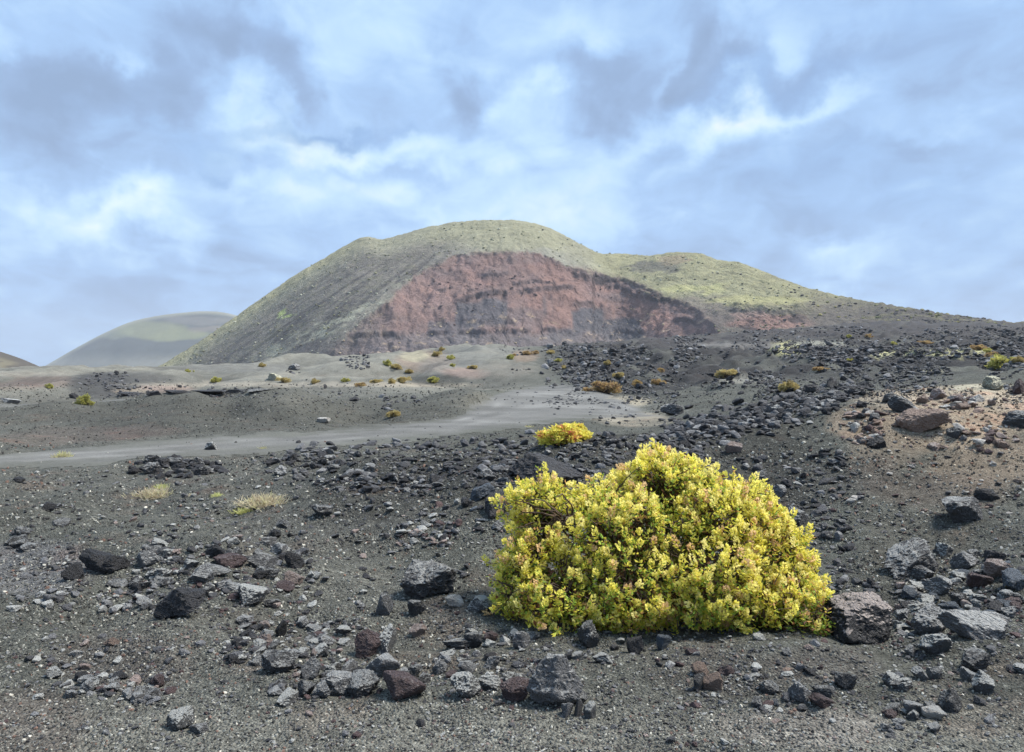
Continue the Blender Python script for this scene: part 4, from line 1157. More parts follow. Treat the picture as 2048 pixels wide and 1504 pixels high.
# rocks that can be singled out: (px, base py, width px, height px, depth ratio, tone, planes, seed, yaw, tilt, name, label)
HERO = [
    (1724, 1293, 122, 100, .9, 'pink capped', 9, 11, 0.2, 0.0, 'boulder', "big black boulder with a pink and white crusted top beside the large bush"),
    (853, 1202, 104, 74, .9, 'dark grey', 10, 12, 0.6, 0.0, 'boulder', "dark grey angular boulder with a pale shoulder alone on the ash slope"),
    (1102, 1422, 112, 112, .8, 'grey', 8, 13, 0.3, 0.1, 'boulder', "tooth shaped grey boulder standing proud at the front of the stones"),
    (352, 1243, 96, 66, .9, 'black', 9, 14, 0.1, 0.0, 'boulder', "square black boulder on the low stony mound"),
    (505, 1216, 56, 46, .9, 'lichen speckled', 10, 15, 0.7, 0.0, 'rock', "white speckled block overhanging the foot of the stony mound"),
    (764, 1356, 66, 46, .9, 'grey', 14, 16, 0.4, 0.0, 'rock', "rounded pale grey rock sitting on top of the maroon one"),
    (806, 1398, 82, 50, .9, 'maroon', 16, 17, 0.2, 0.0, 'rock', "smooth maroon rock half buried in the ash lip"),
    (726, 1318, 62, 56, .9, 'maroon', 9, 18, 0.2, 0.3, 'rock', "purple maroon block leaning on a pale rock"),
    (766, 1312, 50, 60, .9, 'lichen speckled', 9, 118, 0.9, 0.1, 'rock', "pale crusted rock behind the purple maroon block"),
    (1178, 1301, 42, 58, .9, 'dark grey', 9, 19, 0.0, 0.0, 'rock', "upright stump shaped rock with a grey cap in front of the large bush"),
    (1490, 1268, 54, 52, .95, 'maroon', 12, 20, 0.3, 0.0, 'rock', "dark purple pitted rock against the foot of the large bush"),
    (1375, 1259, 48, 28, .7, 'grey', 8, 21, 0.1, 0.0, 'rock', "flat pale grey slab at the foot of the large bush"),
    (1272, 1245, 36, 28, .8, 'grey', 9, 22, 0.1, 0.0, 'rock', "grey rock touching the leaves at the front of the large bush"),
    (1298, 1262, 22, 32, .8, 'dark grey', 8, 23, 0.1, 0.0, 'rock', "narrow dark upright rock next to the grey rock below the bush"),
    (1945, 1280, 130, 66, .6, 'grey', 7, 24, -0.4, 0.35, 'rock', "long grey slab tilted up to the right beyond the pink capped boulder"),
    (1868, 1272, 80, 62, .7, 'grey', 8, 124, 0.4, 0.2, 'rock', "grey wedge shaped slab just right of the pink capped boulder"),
    (1880, 1310, 68, 44, .8, 'lichen speckled', 9, 25, 0.3, 0.0, 'rock', "pale topped rock in front of the two grey slabs"),
    (1955, 1345, 66, 46, .8, 'dark grey', 9, 26, 0.3, 0.1, 'rock', "dark flat lying rock below the long grey slab"),
    (1842, 1150, 138, 66, .55, 'dark grey', 7, 27, 0.5, -0.35, 'rock', "large dark flat slab sliding down the slope above the stone heap"),
    (1852, 1162, 40, 28, .9, 'dark grey', 9, 28, 0.5, 0, 'rock', "dark block under the low end of the sliding slab"),
    (1925, 1048, 80, 56, .9, 'dark grey', 9, 29, 0.2, 0.1, 'boulder', "dark boulder with a pale ridge high on the right slope"),
    (1980, 1003, 58, 26, .5, 'black', 8, 30, 0.1, 0.0, 'rock', "thin curved black shard stuck in the tan bank"),
    (1090, 985, 148, 74, .7, 'black', 8, 31, 0.1, 0.1, 'boulder', "huge dark slab like boulder half hidden behind the large bush"),
    (1000, 1037, 58, 54, .9, 'black', 13, 32, 0.1, 0.0, 'boulder', "round black boulder touching the left side of the large bush"),
    (965, 1000, 50, 34, .9, 'bluish', 9, 33, 0.1, 0.0, 'rock', "blue black rock above the round black boulder"),
    (420, 903, 24, 20, .9, 'lichen speckled', 9, 34, 0.1, 0.0, 'rock', "lone pale topped block on the near edge of the track"),
    (1348, 833, 44, 25, .9, 'dark grey', 14, 35, 0.1, 0.0, 'boulder', "oval dark boulder at the end of the bare tan patch by the track"),
    (1330, 1302, 32, 30, .9, 'bluish', 9, 36, 0.1, 0.0, 'rock', "pale blue stone in the ash before the large bush"),
    (1270, 1311, 34, 40, .9, 'black', 7, 37, 0.1, 0.0, 'rock', "black pyramid shaped stone left of the blue stone"),
    (1136, 1436, 24, 30, .9, 'grey', 16, 38, 0.1, 0.0, 'rock', "egg shaped grey pebble under the tooth shaped boulder"),
    (1158, 1436, 18, 38, .9, 'dark grey', 14, 39, 0.1, 0.0, 'rock', "narrow upright pebble between the egg pebble and a speckled one"),
    (1180, 1440, 25, 36, .9, 'lichen speckled', 14, 40, 0.1, 0.0, 'rock', "speckled upright pebble right of the tooth shaped boulder"),
    (1158, 1408, 42, 24, .9, 'dark grey', 9, 140, 0.1, 0.0, 'rock', "dark cap stone lying over the small upright pebbles"),
    (1606, 1408, 46, 42, .9, 'grey', 10, 41, 0.1, 0.0, 'rock', "pale faced rock leading the small row at the lower right"),
    (1648, 1415, 42, 24, .9, 'maroon', 9, 42, 0.1, 0.0, 'rock', "brown flat rock next to the pale faced rock"),
    (1650, 1398, 40, 26, .9, 'dark grey', 9, 142, 0.1, 0.0, 'rock', "dark rock resting behind the brown flat rock"),
    (1693, 1383, 40, 36, .9, 'dark grey', 8, 43, 0.1, 0.0, 'rock', "dark angular rock above the brown flat rock"),
    (1543, 1390, 40, 28, .9, 'dark grey', 9, 44, 0.1, 0.0, 'rock', "dark low rock midway between tan split stone and pale faced rock"),
    (1398, 1356, 36, 30, .8, 'tan brown', 7, 45, 0.1, 0.2, 'rock', "upper of two tan split stones in the front slope"),
    (1422, 1386, 36, 42, .8, 'tan brown', 7, 46, 0.3, 0.2, 'rock', "lower and larger of two tan split stones in the front slope"),
    (1392, 1384, 24, 38, .8, 'dark grey', 7, 146, 0.3, 0.2, 'rock', "thin dark splinter beside the lower tan split stone"),
    (1905, 1425, 48, 46, .9, 'dark grey', 7, 47, 0.3, 0.1, 'rock', "dark grey pointed rock near the lower right corner"),
    (1972, 1392, 44, 48, .9, 'lichen speckled', 9, 48, 0.3, 0.0, 'rock', "white crusted rock above the dark pointed rock"),
    (1870, 1440, 50, 24, .9, 'pale', 14, 49, 0.3, 0.0, 'rock', "low pale pink stone left of the dark pointed rock"),
    (1843, 1364, 32, 28, .9, 'grey', 9, 50, 0.3, 0.0, 'rock', "left one of a grey pair of stones on the right slope"),
    (1871, 1360, 30, 28, .9, 'grey', 9, 51, 0.3, 0.0, 'rock', "right one of a grey pair of stones on the right slope"),
    (961, 1228, 52, 34, .8, 'lichen speckled', 8, 52, 0.1, 0.0, 'rock', "white topped dark rock at the left foot of the large bush"),
    (906, 1218, 42, 26, .8, 'pale', 8, 53, 0.2, 0.15, 'rock', "flat pale rock between the angular boulder and the bush"),
    (768, 1236, 34, 50, .8, 'grey', 9, 54, 0.2, 0.0, 'rock', "upright grey rock left of the angular boulder"),
    (833, 1232, 38, 32, .8, 'dark grey', 9, 55, 0.2, 0.0, 'rock', "dark block directly below the angular boulder"),
    (680, 1395, 62, 48, .9, 'grey', 9, 56, 0.2, 0.0, 'rock', "large grey brown rock at the middle of the front row"),
    (640, 1398, 36, 34, .9, 'grey', 8, 57, 0.2, 0.0, 'rock', "pale faced wedge in the front row of rocks"),
    (612, 1395, 36, 34, .9, 'dark grey', 9, 157, 0.2, 0.0, 'rock', "dark block at the left end of the front row"),
    (720, 1398, 70, 50, .9, 'dark grey', 8, 58, 0.2, 0.0, 'rock', "black sided rock under the pale grey rounded rock"),
    (575, 1412, 46, 30, .9, 'lichen speckled', 8, 59, 0.2, 0.0, 'rock', "white mottled rock lying before the front row"),
    (552, 1350, 66, 46, .9, 'dark grey', 8, 60, 0.2, 0.0, 'rock', "brown grey layered rock in the stone heap"),
    (620, 1362, 40, 50, .9, 'grey', 9, 160, 0.2, 0.0, 'rock', "smooth blue grey rock in the stone heap"),
    (356, 1464, 52, 42, .9, 'lichen speckled', 9, 61, 0.2, 0.0, 'rock', "crusted rock by itself near the bottom edge"),
    (394, 1470, 40, 22, .9, 'grey', 7, 62, 0.2, 0.0, 'rock', "flat grey chip beside the crusted rock near the bottom edge"),
    (555, 1277, 22, 40, .9, 'black', 11, 63, 0.2, 0.25, 'rock', "slim black rock standing on end on bare ash"),
    (932, 1400, 62, 52, .9, 'lichen speckled', 12, 64, 0.2, 0.0, 'rock', "pitted crusty rock left of the tooth shaped boulder"),
    (978, 1383, 46, 30, .9, 'lichen speckled', 9, 65, 0.2, 0.0, 'rock', "smaller crusty rock between pitted rock and tooth shaped boulder"),
    (1030, 1405, 60, 44, .9, 'maroon', 9, 66, 0.2, 0.0, 'rock', "reddish low rock against the left side of the tooth shaped boulder"),
    (935, 1350, 40, 30, .9, 'grey', 14, 165, 0.2, 0.0, 'rock', "round grey rock above the pitted crusty rock"),
    (981, 1340, 34, 28, .9, 'grey', 9, 166, 0.2, 0.0, 'rock', "pale grey cube of stone above the smaller crusty rock"),
    (915, 1300, 64, 20, .6, 'dark grey', 8, 167, 0.1, 0.0, 'rock', "low dark bar shaped rock on the slope"),
    (946, 1300, 36, 34, .8, 'dark grey', 9, 168, 0.1, 0.0, 'rock', "dark rock at the end of the bar shaped rock"),
    (833, 1275, 36, 26, .8, 'pinkish', 7, 169, 0.1, 0.1, 'rock', "flat pinkish stone under the angular boulder"),
    (1040, 1300, 36, 38, .8, 'grey', 12, 170, 0.1, 0.1, 'rock', "spotted grey rock left of the stump shaped rock"),
    (1205, 1328, 38, 20, .8, 'lichen speckled', 8, 171, 0.1, 0, 'rock', "small brick shaped stone below the stump shaped rock"),
    (221, 1292, 34, 16, .6, 'tan brown', 8, 67, 0.2, 0.2, 'rock', "thin tan curved shard lying on dark ash"),
    (150, 1315, 28, 14, .8, 'pale', 12, 68, 0.2, 0.0, 'rock', "small white stone on dark ash"),
    (106, 1360, 32, 24, .8, 'lichen speckled', 10, 69, 0.2, 0.0, 'rock', "lone speckled stone below the small white stone"),
    (1840, 868, 92, 60, .6, 'tan brown', 8, 70, -0.3, 0.3, 'rock', "large tilted brown slab in the debris on the tan bank"),
    (1808, 828, 64, 34, .6, 'dark grey', 8, 71, -0.3, 0.35, 'rock', "grey slab lying above the large tilted brown slab"),
    (1786, 806, 32, 20, .8, 'dark grey', 12, 72, -0.3, 0.0, 'rock', "dark rounded rock at the upper edge of the tan bank"),
    (2040, 862, 50, 44, .8, 'dark grey', 8, 73, 0.3, 0.2, 'boulder', "dark grey boulder on the tan bank cut by the picture edge"),
    (1992, 783, 46, 32, .8, 'yellow crusted', 9, 74, 0.3, 0.0, 'boulder', "white and yellow crusted boulder on top of the tan bank"),
    (2042, 790, 30, 34, .8, 'maroon', 9, 75, 0.3, 0.0, 'boulder', "dark red boulder beside the white crusted boulder on the bank"),
    (1712, 866, 26, 22, .8, 'pale', 8, 76, 0.3, 0.1, 'rock', "bright white stone at the foot of the brown cairn"),
    (1666, 776, 28, 24, .8, 'black', 7, 77, 0.3, 0.0, 'boulder', "black pointed boulder at the top of the long rock berm"),
    (1628, 788, 28, 20, .8, 'black', 9, 78, 0.3, 0.0, 'boulder', "black block left of the pointed boulder on the berm"),
    (1733, 776, 32, 14, .8, 'black', 9, 79, 0.3, 0.0, 'boulder', "low black boulder where the lava meets the tan bank"),
    (1527, 968, 38, 30, .8, 'dark grey', 9, 80, 0.3, 0.0, 'rock', "dark block on bare ash above the right side of the bush"),
    (1563, 995, 34, 26, .8, 'grey', 9, 81, 0.3, 0.0, 'rock', "grey block below the dark block on bare ash"),
    (1466, 908, 34, 26, .8, 'pinkish', 9, 82, 0.3, 0.0, 'rock', "red brown rock on the dark rubble above the bush"),
    (1600, 1052, 50, 38, .8, 'dark grey', 9, 83, 0.3, 0.0, 'rock', "dark crumbly rock just off the right shoulder of the bush"),
    (1755, 900, 40, 26, .7, 'black', 8, 84, 0.3, 0.2, 'rock', "dark wedge of rock below the brown cairn"),
    (1880, 1192, 60, 40, .8, 'grey', 9, 85, 0.3, 0.1, 'rock', "grey rock in the middle of the right stone heap"),
    (1935, 1140, 50, 36, .8, 'grey', 9, 86, 0.3, 0.1, 'rock', "grey rounded rock at the top of the right stone heap"),
    (2005, 1160, 60, 40, .8, 'pinkish', 9, 87, 0.3, 0.1, 'rock', "pink rock in the right stone heap"),
    (2030, 1185, 56, 44, .8, 'bluish', 9, 88, 0.3, 0.1, 'rock', "blue grey rock under the pink rock in the stone heap"),
    (1965, 1178, 50, 30, .8, 'maroon', 9, 89, 0.3, 0.1, 'rock', "brown flat rock left of the blue grey rock"),
    (395, 1170, 46, 40, .8, 'grey', 8, 90, 0.3, 0.3, 'rock', "grey slanted rock standing above the square black boulder"),
    (520, 1140, 58, 34, .8, 'dark grey', 8, 91, 0.3, 0.1, 'rock', "dark rock with a flat top along the mound crest"),
    (585, 1138, 40, 34, .8, 'black', 9, 92, 0.3, 0.1, 'rock', "black rock at the right end of the mound crest"),
    (585, 1168, 40, 26, .8, 'pinkish', 9, 93, 0.3, 0.1, 'rock', "pale pink rock under the black rock on the mound"),
    (455, 1135, 64, 24, .7, 'maroon', 9, 94, 0.3, 0.05, 'rock', "flat purplish rock lying across the mound crest"),
    (430, 1152, 56, 22, .7, 'dark grey', 9, 95, 0.3, 0.05, 'rock', "low dark rock under the flat purplish rock"),
    (220, 1148, 54, 38, .8, 'black', 9, 96, 0.3, 0.1, 'rock', "black rock with pale holes in the hollow of the mound"),
    (180, 1150, 60, 48, .8, 'black', 9, 97, 0.3, 0.1, 'rock', "blackest jagged rock in the hollow of the mound"),
    (140, 1165, 40, 40, .8, 'black', 9, 98, 0.3, 0.1, 'rock', "jagged black rock at the left of the mound hollow"),
    (290, 1138, 44, 38, .8, 'grey', 9, 99, 0.3, 0.1, 'rock', "blue grey rock right of the mound hollow"),
    (95, 1025, 26, 20, .8, 'black', 8, 100, 0.3, 0.1, 'rock', "small square black block out on the ash plain"),
    (35, 966, 22, 12, .8, 'black', 9, 101, 0.3, 0, 'rock', "flat black stone alone near the track bend"),
    (640, 1038, 44, 28, .8, 'dark grey', 9, 102, 0.3, 0.1, 'rock', "dark rock right of the dry grass tuft"),
    (565, 1058, 30, 18, .8, 'dark grey', 9, 103, 0.3, 0.1, 'rock', "dark stone below the dry grass tuft"),
    (18, 808, 34, 12, .8, 'grey', 9, 104, 0.3, 0.0, 'boulder', "flat grey boulder in the dark hollow at the left edge"),
    (146, 798, 16, 13, .8, 'black', 9, 105, 0.3, 0.0, 'boulder', "small dark boulder beside the yellow shrub in the hollow"),
    (650, 778, 7, 10, .8, 'black', 9, 106, 0.1, 0.0, 'boulder', "tiny black block standing on the pale dune edge"),
    (587, 742, 24, 16, .8, 'dark grey', 9, 107, 0.1, 0.0, 'boulder', "dark boulder on the grey dune left of the rock pile"),
    (684, 722, 12, 8, .8, 'grey', 9, 108, 0.1, 0.0, 'boulder', "small grey boulder on the dune crest above the rock pile"),
    (547, 762, 30, 16, .8, 'yellow crusted', 9, 109, 0.1, 0.0, 'boulder', "pale crusted outcrop beside the ochre shrub on the dune"),
    (707, 804, 18, 12, .8, 'black', 9, 110, 0.1, 0.0, 'boulder', "black rock lump on the mound beyond the track"),
    (256, 792, 52, 9, .5, 'black', 8, 201, 0.0, 0.0, 'rock', "left end of the black slabs standing in for shaded hollows under the dune"),  # row of dark slabs added to imitate a shaded hollow line
    (306, 792, 30, 11, .5, 'black', 8, 202, 0.0, 0.0, 'rock', "short black block standing in for the shaded hollow under the pale dune"),
    (350, 789, 54, 9, .5, 'black', 8, 203, 0.0, 0.03, 'rock', "middle slab standing in for the shaded hollow under the pale dune"),
    (412, 788, 70, 10, .5, 'black', 8, 204, 0.0, 0.0, 'rock', "longest black slab standing in for the shaded hollow under the dune"),
    (470, 787, 60, 9, .5, 'black', 8, 205, 0.0, -0.03, 'rock', "thin right slab standing in for the shaded hollow under the dune"),
    (518, 784, 50, 7, .5, 'dark grey', 8, 206, 0.0, 0.0, 'rock', "grey slab ending the stand-ins for shaded hollows under the pale dune"),
    (645, 846, 26, 12, .8, 'pale', 9, 111, 0.1, 0.0, 'rock', "white rock patch at the foot of the mound beyond the track"),
]


def lay_rock(o, px, py, w, h, dr, yaw, tilt, sink=0.2, at=None):
    if at is None:
        p, D = on_ground([px], [py - 0.10 * h])
        p, D = p[0], D[0]
    else:
        p, D = at
    s = D / F
    W, H = w * s * 1.04, h * s * 1.12
    o.scale = (W, W * dr, H)
    o.rotation_euler = (0, tilt, yaw)
    o.location = (p[0], p[1] + W * dr * 0.25, p[2] - sink * H)
    return D


for (px, py, w, h, dr, tone, npl, seed, yaw, tilt, name, label) in HERO:
    sub = 6 if w >= 100 else (5 if w > 28 else 4)
    V, f = rock_verts(seed * 7 + 1, sub, npl, 44 if npl < 12 else 14, 0.14, 0.06 if npl < 14 else .03)
    me = mesh_np(name, V, f, TONE[tone], sub >= 6)
    o = link(name, me)
    lay_rock(o, px, py, w, h, dr, yaw, tilt)
    tag(o, label, 'rock' if name != 'boulder' else 'boulder')

# scatter: polygons / boxes in the photograph where stones lie, dropped on to the ground there
# (phrase, box, count, size lo, size hi, tones, polygon or None)
DK = ['black', 'dark grey', 'dark grey', 'dark grey', 'grey']
MX = ['dark grey', 'dark grey', 'dark grey', 'grey', 'grey', 'grey', 'lichen speckled', 'lichen speckled', 'lichen speckled', 'black', 'maroon', 'pinkish']
BR = ['tan brown', 'tan brown', 'dark grey', 'maroon', 'pale', 'pinkish']
REG = [
    ("in the row of rocks along the front lip", (540, 1335, 860, 1402), 60, 14, 44, MX),
    ("in the stone heap above the front row", (440, 1245, 700, 1340), 70, 12, 34, MX),
    ("around the tooth shaped boulder", (860, 1260, 1080, 1400), 46, 10, 34, MX),
    ("scattered on the ash at lower left", (0, 1250, 440, 1400), 70, 7, 26, MX),
    ("in the small cluster at lower left", (130, 1350, 330, 1408), 22, 14, 36, MX),
    ("among the blocks of the stony mound", (230, 1075, 620, 1230), 120, 10, 42, DK + MX),
    ("in the pale chips left of the mound", (0, 1120, 330, 1230), 130, 7, 26, ['grey', 'grey', 'lichen speckled', 'dark grey']),
    ("on the low rise at the far left", (0, 1050, 180, 1110), 46, 12, 36, DK),
    ("on the ash plain below the track", (0, 955, 560, 1060), 190, 4, 15, DK + MX),
    ("in the black outcrop near the track", (258, 922, 452, 958), 34, 14, 34, ['black', 'black', 'dark grey']),
    ("on the slope left of the bush", (560, 1000, 1000, 1240), 190, 5, 24, DK + MX),
    ("along the crest of the dark bank", (540, 885, 1050, 985), 210, 7, 28, DK),
    ("on the dark bank behind the bush", (960, 868, 1430, 965), 260, 5, 24, DK),
    ("in the pile left of the bush", (930, 935, 1045, 1065), 34, 12, 32, ['black', 'dark grey', 'dark grey', 'bluish']),
    ("in the middle of the ash slope", (780, 1030, 920, 1100), 34, 8, 26, MX),
    ("in front of the large bush", (1020, 1255, 1680, 1335), 56, 9, 30, MX),
    ("in the front right scatter", (1380, 1335, 1720, 1430), 56, 9, 34, MX + ['tan brown']),
    ("in the stone heap at right", (1790, 1110, 2048, 1310), 150, 10, 42, MX + ['bluish', 'grey']),
    ("near the lower right corner", (1750, 1320, 2048, 1470), 60, 9, 40, MX + ['pale']),
    ("on the cinder slope right of the bush", (1440, 905, 1720, 1180), 190, 5, 26, DK),
    ("just right of the bush", (1640, 1130, 1760, 1200), 34, 8, 26, DK),
    ("in the long rock berm", None, 420, 7, 26, ['black', 'black', 'dark grey', 'dark grey', 'grey']),
    ("on the lower tan bank", (1660, 880, 2048, 1100), 140, 5, 20, ['tan brown', 'dark grey', 'dark grey', 'maroon', 'pale']),
    ("in the brown debris on the bank", (1790, 795, 2048, 905), 190, 7, 34, BR),
    ("in the brown cairn on the bank", (1685, 822, 1768, 892), 46, 9, 26, BR),
    ("on the pale front strip", (0, 1400, 2048, 1500), 80, 6, 22, MX),
]
REG_FAR = [
    ((430, 1240, 730, 1400), 420, 4, 15, 4), ((130, 1060, 630, 1230), 520, 4, 15, 4), ((840, 1250, 1080, 1410), 200, 4, 14, 4), ((1370, 1330, 1720, 1430), 180, 4, 13, 4),
    ((1780, 1110, 2048, 1320), 320, 4, 14, 4), ((560, 880, 1060, 1000), 420, 4, 14, 0), ((120, 1345, 340, 1410), 120, 4, 13, 4), ((1020, 1250, 1660, 1330), 150, 4, 12, 4),
    ((1090, 690, 2048, 790), 4600, 2.5, 17, 3), ((1090, 690, 2048, 810), 7500, 2, 7, 3), ((1300, 652, 2048, 720), 4200, 2, 10, 3), ((1010, 738, 1360, 812), 520, 3, 11, 0),
    ((1100, 760, 1690, 850), 520, 3, 12, 0), ((760, 792, 885, 822), 90, 4, 13, 0), ((690, 712, 738, 738), 60, 4, 10, 0),
    ((150, 745, 285, 780), 90, 3, 11, 0), ((600, 782, 720, 806), 40, 3, 8, 0), ((0, 760, 1000, 860), 420, 2, 6, 1), ((570, 728, 600, 748), 16, 4, 10, 0),
    ((0, 940, 2048, 1504), 5200, 3, 10, 1), ((0, 1240, 2048, 1504), 1800, 4, 11, 1), ((500, 900, 1700, 1060), 700, 3, 9, 0), ((210, 775, 560, 795), 120, 3, 10, 0),
    ((860, 870, 1420, 960), 500, 3, 10, 0), ((1780, 1100, 2048, 1320), 260, 4, 12, 1), ((1000, 680, 1700, 712), 420, 2, 7, 0), ((1700, 770, 2048, 900), 260, 3, 9, 2),
]
TCOL = {'black': (.045, .044, .047), 'dark grey': (.085, .084, .088), 'grey': (.17, .17, .175), 'lichen speckled': (.19, .19, .18), 'maroon': (.105, .07, .068),
        'tan brown': (.26, .185, .145), 'pale': (.46, .43, .39), 'pinkish': (.28, .22, .195), 'bluish': (.10, .118, .14)}
TCRUST_LIT = {'black': .3, 'dark grey': .5, 'grey': .6, 'lichen speckled': 1.0, 'maroon': .35, 'tan brown': .45, 'pale': .6, 'pinkish': .5, 'bluish': .3}  # crust share: lichen and dust plus painted light on tops

cand = []           # (px, py, w, tone, region index)
for ri, (phrase, box, n, lo, hi, tones) in enumerate(REG):
    for _ in range(int(n * 2.3)):
        if box is None:
            t = RNG.uniform(0, 1)
            px = 1330 + 370 * t + RNG.normal(0, 22)
            py = 868 - 90 * t ** 1.15 + RNG.normal(0, 17 - 4 * t) + 8
        else:
            px, py = RNG.uniform(box[0], box[2]), RNG.uniform(box[1], box[3])
            # thin out the corners so that the patches have no straight edges
            ex = (px - (box[0] + box[2]) / 2) / (box[2] - box[0]) * 2
            ey = (py - (box[1] + box[3]) / 2) / (box[3] - box[1]) * 2
            if ex * ex + ey * ey > RNG.uniform(0.7, 1.6):
                continue
        w = lo + (hi - lo) * RNG.uniform(0, 1) ** 1.9
        cand.append((px, py, w, tones[int(RNG.integers(len(tones)))], ri))
far = []
for (box, n, lo, hi, kind) in REG_FAR:
    for _ in range(int(n * 2.2)):
        px, py = RNG.uniform(box[0], box[2]), RNG.uniform(box[1], box[3])
        w = lo + (hi - lo) * RNG.uniform(0, 1) ** (5.0 if kind == 3 else 2.2)
        tn = (DK, DK + MX, BR, ['black', 'black', 'dark grey', 'black', 'grey'], ['black', 'black', 'dark grey', 'dark grey', 'dark grey', 'grey', 'lichen speckled', 'maroon'])[kind]
        far.append((px, py, w, tn[int(RNG.integers(len(tn)))]))


def in_bush(px, py):
    return (px > 1010) & (px < 1660) & (py < 1245) & (py > 940) & (py > 940 + 0.5 * abs(px - 1320))


def hero_gap(px, py, w):
    for h in HERO:
        if abs(px - h[0]) < (h[2] * 0.42 + w * .35) and -0.25 * w < (h[1] - py) + 4 and (h[1] - py) < h[3] * 0.55:
            return True
    return False


# gather stones in natural clumps
cl = fbm2(np.array([c[0] for c in cand]) / 55, np.array([c[1] for c in cand]) / 28, 3, 33)
cand = [c for c, v in zip(cand, cl) if (c[4] in (0, 1, 2, 4, 5, 9, 11, 12, 13, 14, 17, 19, 21, 24) or v > RNG.uniform(-.35, .4)) and not in_bush(c[0], c[1]) and not hero_gap(c[0], c[1], c[2])]
cl = fbm2(np.array([c[0] for c in far]) / 55, np.array([c[1] for c in far]) / 28, 3, 34)
far = [c for c, v in zip(far, cl) if v > RNG.uniform(-.4, .5)]
cand.sort(key=lambda c: -c[2])
N_IND = 300 - 20
single, rest = cand[:N_IND - len(HERO) + 40], cand[N_IND - len(HERO) + 40:]
rest = rest + [(*c, -1) for c in far]

protos = []
for k in range(26):
    V, f = rock_verts(900 + k, 4, int(6 + k % 6), 44, 0.20, 0.085)
    me = mesh_np("rock", V, f, TONE['dark grey'], False)
    protos.append(me)
ORD = ["first", "second", "third", "fourth", "fifth", "sixth", "seventh", "eighth", "ninth", "tenth", "eleventh", "twelfth", "thirteenth", "fourteenth", "fifteenth", "sixteenth", "seventeenth", "eighteenth", "nineteenth", "twentieth"]
cells = {}
pts, Ds = on_ground([c[0] for c in single], [c[1] for c in single])
for i, c in enumerate(single):
    cells.setdefault((c[4], c[3]), []).append(i)
for (ri, tone), ids in cells.items():
    ids.sort(key=lambda i: single[i][0])
    for n, i in enumerate(ids):
        px, py, w, _, _ = single[i]
        me = protos[int(RNG.integers(len(protos)))]
        o = link("rock", me)
        o.material_slots[0].link = 'OBJECT'
        o.material_slots[0].material = TONE[tone]
        lay_rock(o, px, py, w, w * RNG.uniform(.5, .85), RNG.uniform(.7, 1.0), RNG.uniform(0, 6.28), RNG.normal(0, .2), RNG.uniform(.18, .42), (pts[i], Ds[i]))
        phrase = REG[ri][0]
        if len(ids) == 1:
            lab = f"only {tone} one of the larger stones {phrase}"
        else:
            lab = f"{ORD[min(n, 19)]} {tone} one from left of the larger stones {phrase}"
        words = lab.split()
        if len(words) > 16:
            lab = f"{ORD[min(n, 19)]} {tone} stone from left {phrase}"
        tag(o, lab, 'rock', "larger stones " + phrase)


# everything smaller: one mass of rubble
def build_rubble():
    lib = {s: [rock_verts(1500 + 31 * s + k, s, 6 + k % 5, 40, 0.14 if s > 1 else 0.0, 0.05)[0] for k in range(14)] for s in (1, 2, 3)}
    p, D = on_ground([c[0] for c in rest], [c[1] for c in rest])
    Vs, Fs, Cs, Ks = [], [], [], []
    off = 0
    for i, c in enumerate(rest):
        if D[i] > 420:
            continue
        s = 3 if c[2] > 13 else (2 if c[2] > 5 else 1)
        V = lib[s][int(RNG.integers(14))]
        f = ico(s)[1]
        W = c[2] * D[i] / F
        a = RNG.uniform(0, 2 * PI)
        ca, sa = math.cos(a), math.sin(a)
        S = np.array([W, W * RNG.uniform(.65, 1), W * RNG.uniform(.3, .8)])
        q = V * S
        tl = RNG.normal(0, .2)
        q = np.stack([q[:, 0] * ca - q[:, 1] * sa, q[:, 0] * sa + q[:, 1] * ca, q[:, 2] + q[:, 0] * tl], -1)
        q += p[i] - np.array([0, 0, RNG.uniform(.18, .4) * S[2]])
        Vs.append(q)
        Fs.append(f + off)
        off += len(q)
        b = np.array(TCOL[c[3]]) * RNG.uniform(.75, 1.25)
        Cs.append(np.repeat(b[None, :], len(q), 0))
        Ks.append(np.full(len(q), TCRUST_LIT[c[3]] * RNG.uniform(.6, 1.2) * (1 if D[i] < 16 else .45)))
    me = mesh_np("lava_rubble", np.concatenate(Vs), np.concatenate(Fs), M_RUBBLE, False, {'col': np.concatenate(Cs), 'crust_lit': np.concatenate(Ks)})
    o = link("lava_rubble", me)
    tag(o, "loose small lava stones strewn over the whole ash plain", kind='stuff')


build_rubble()


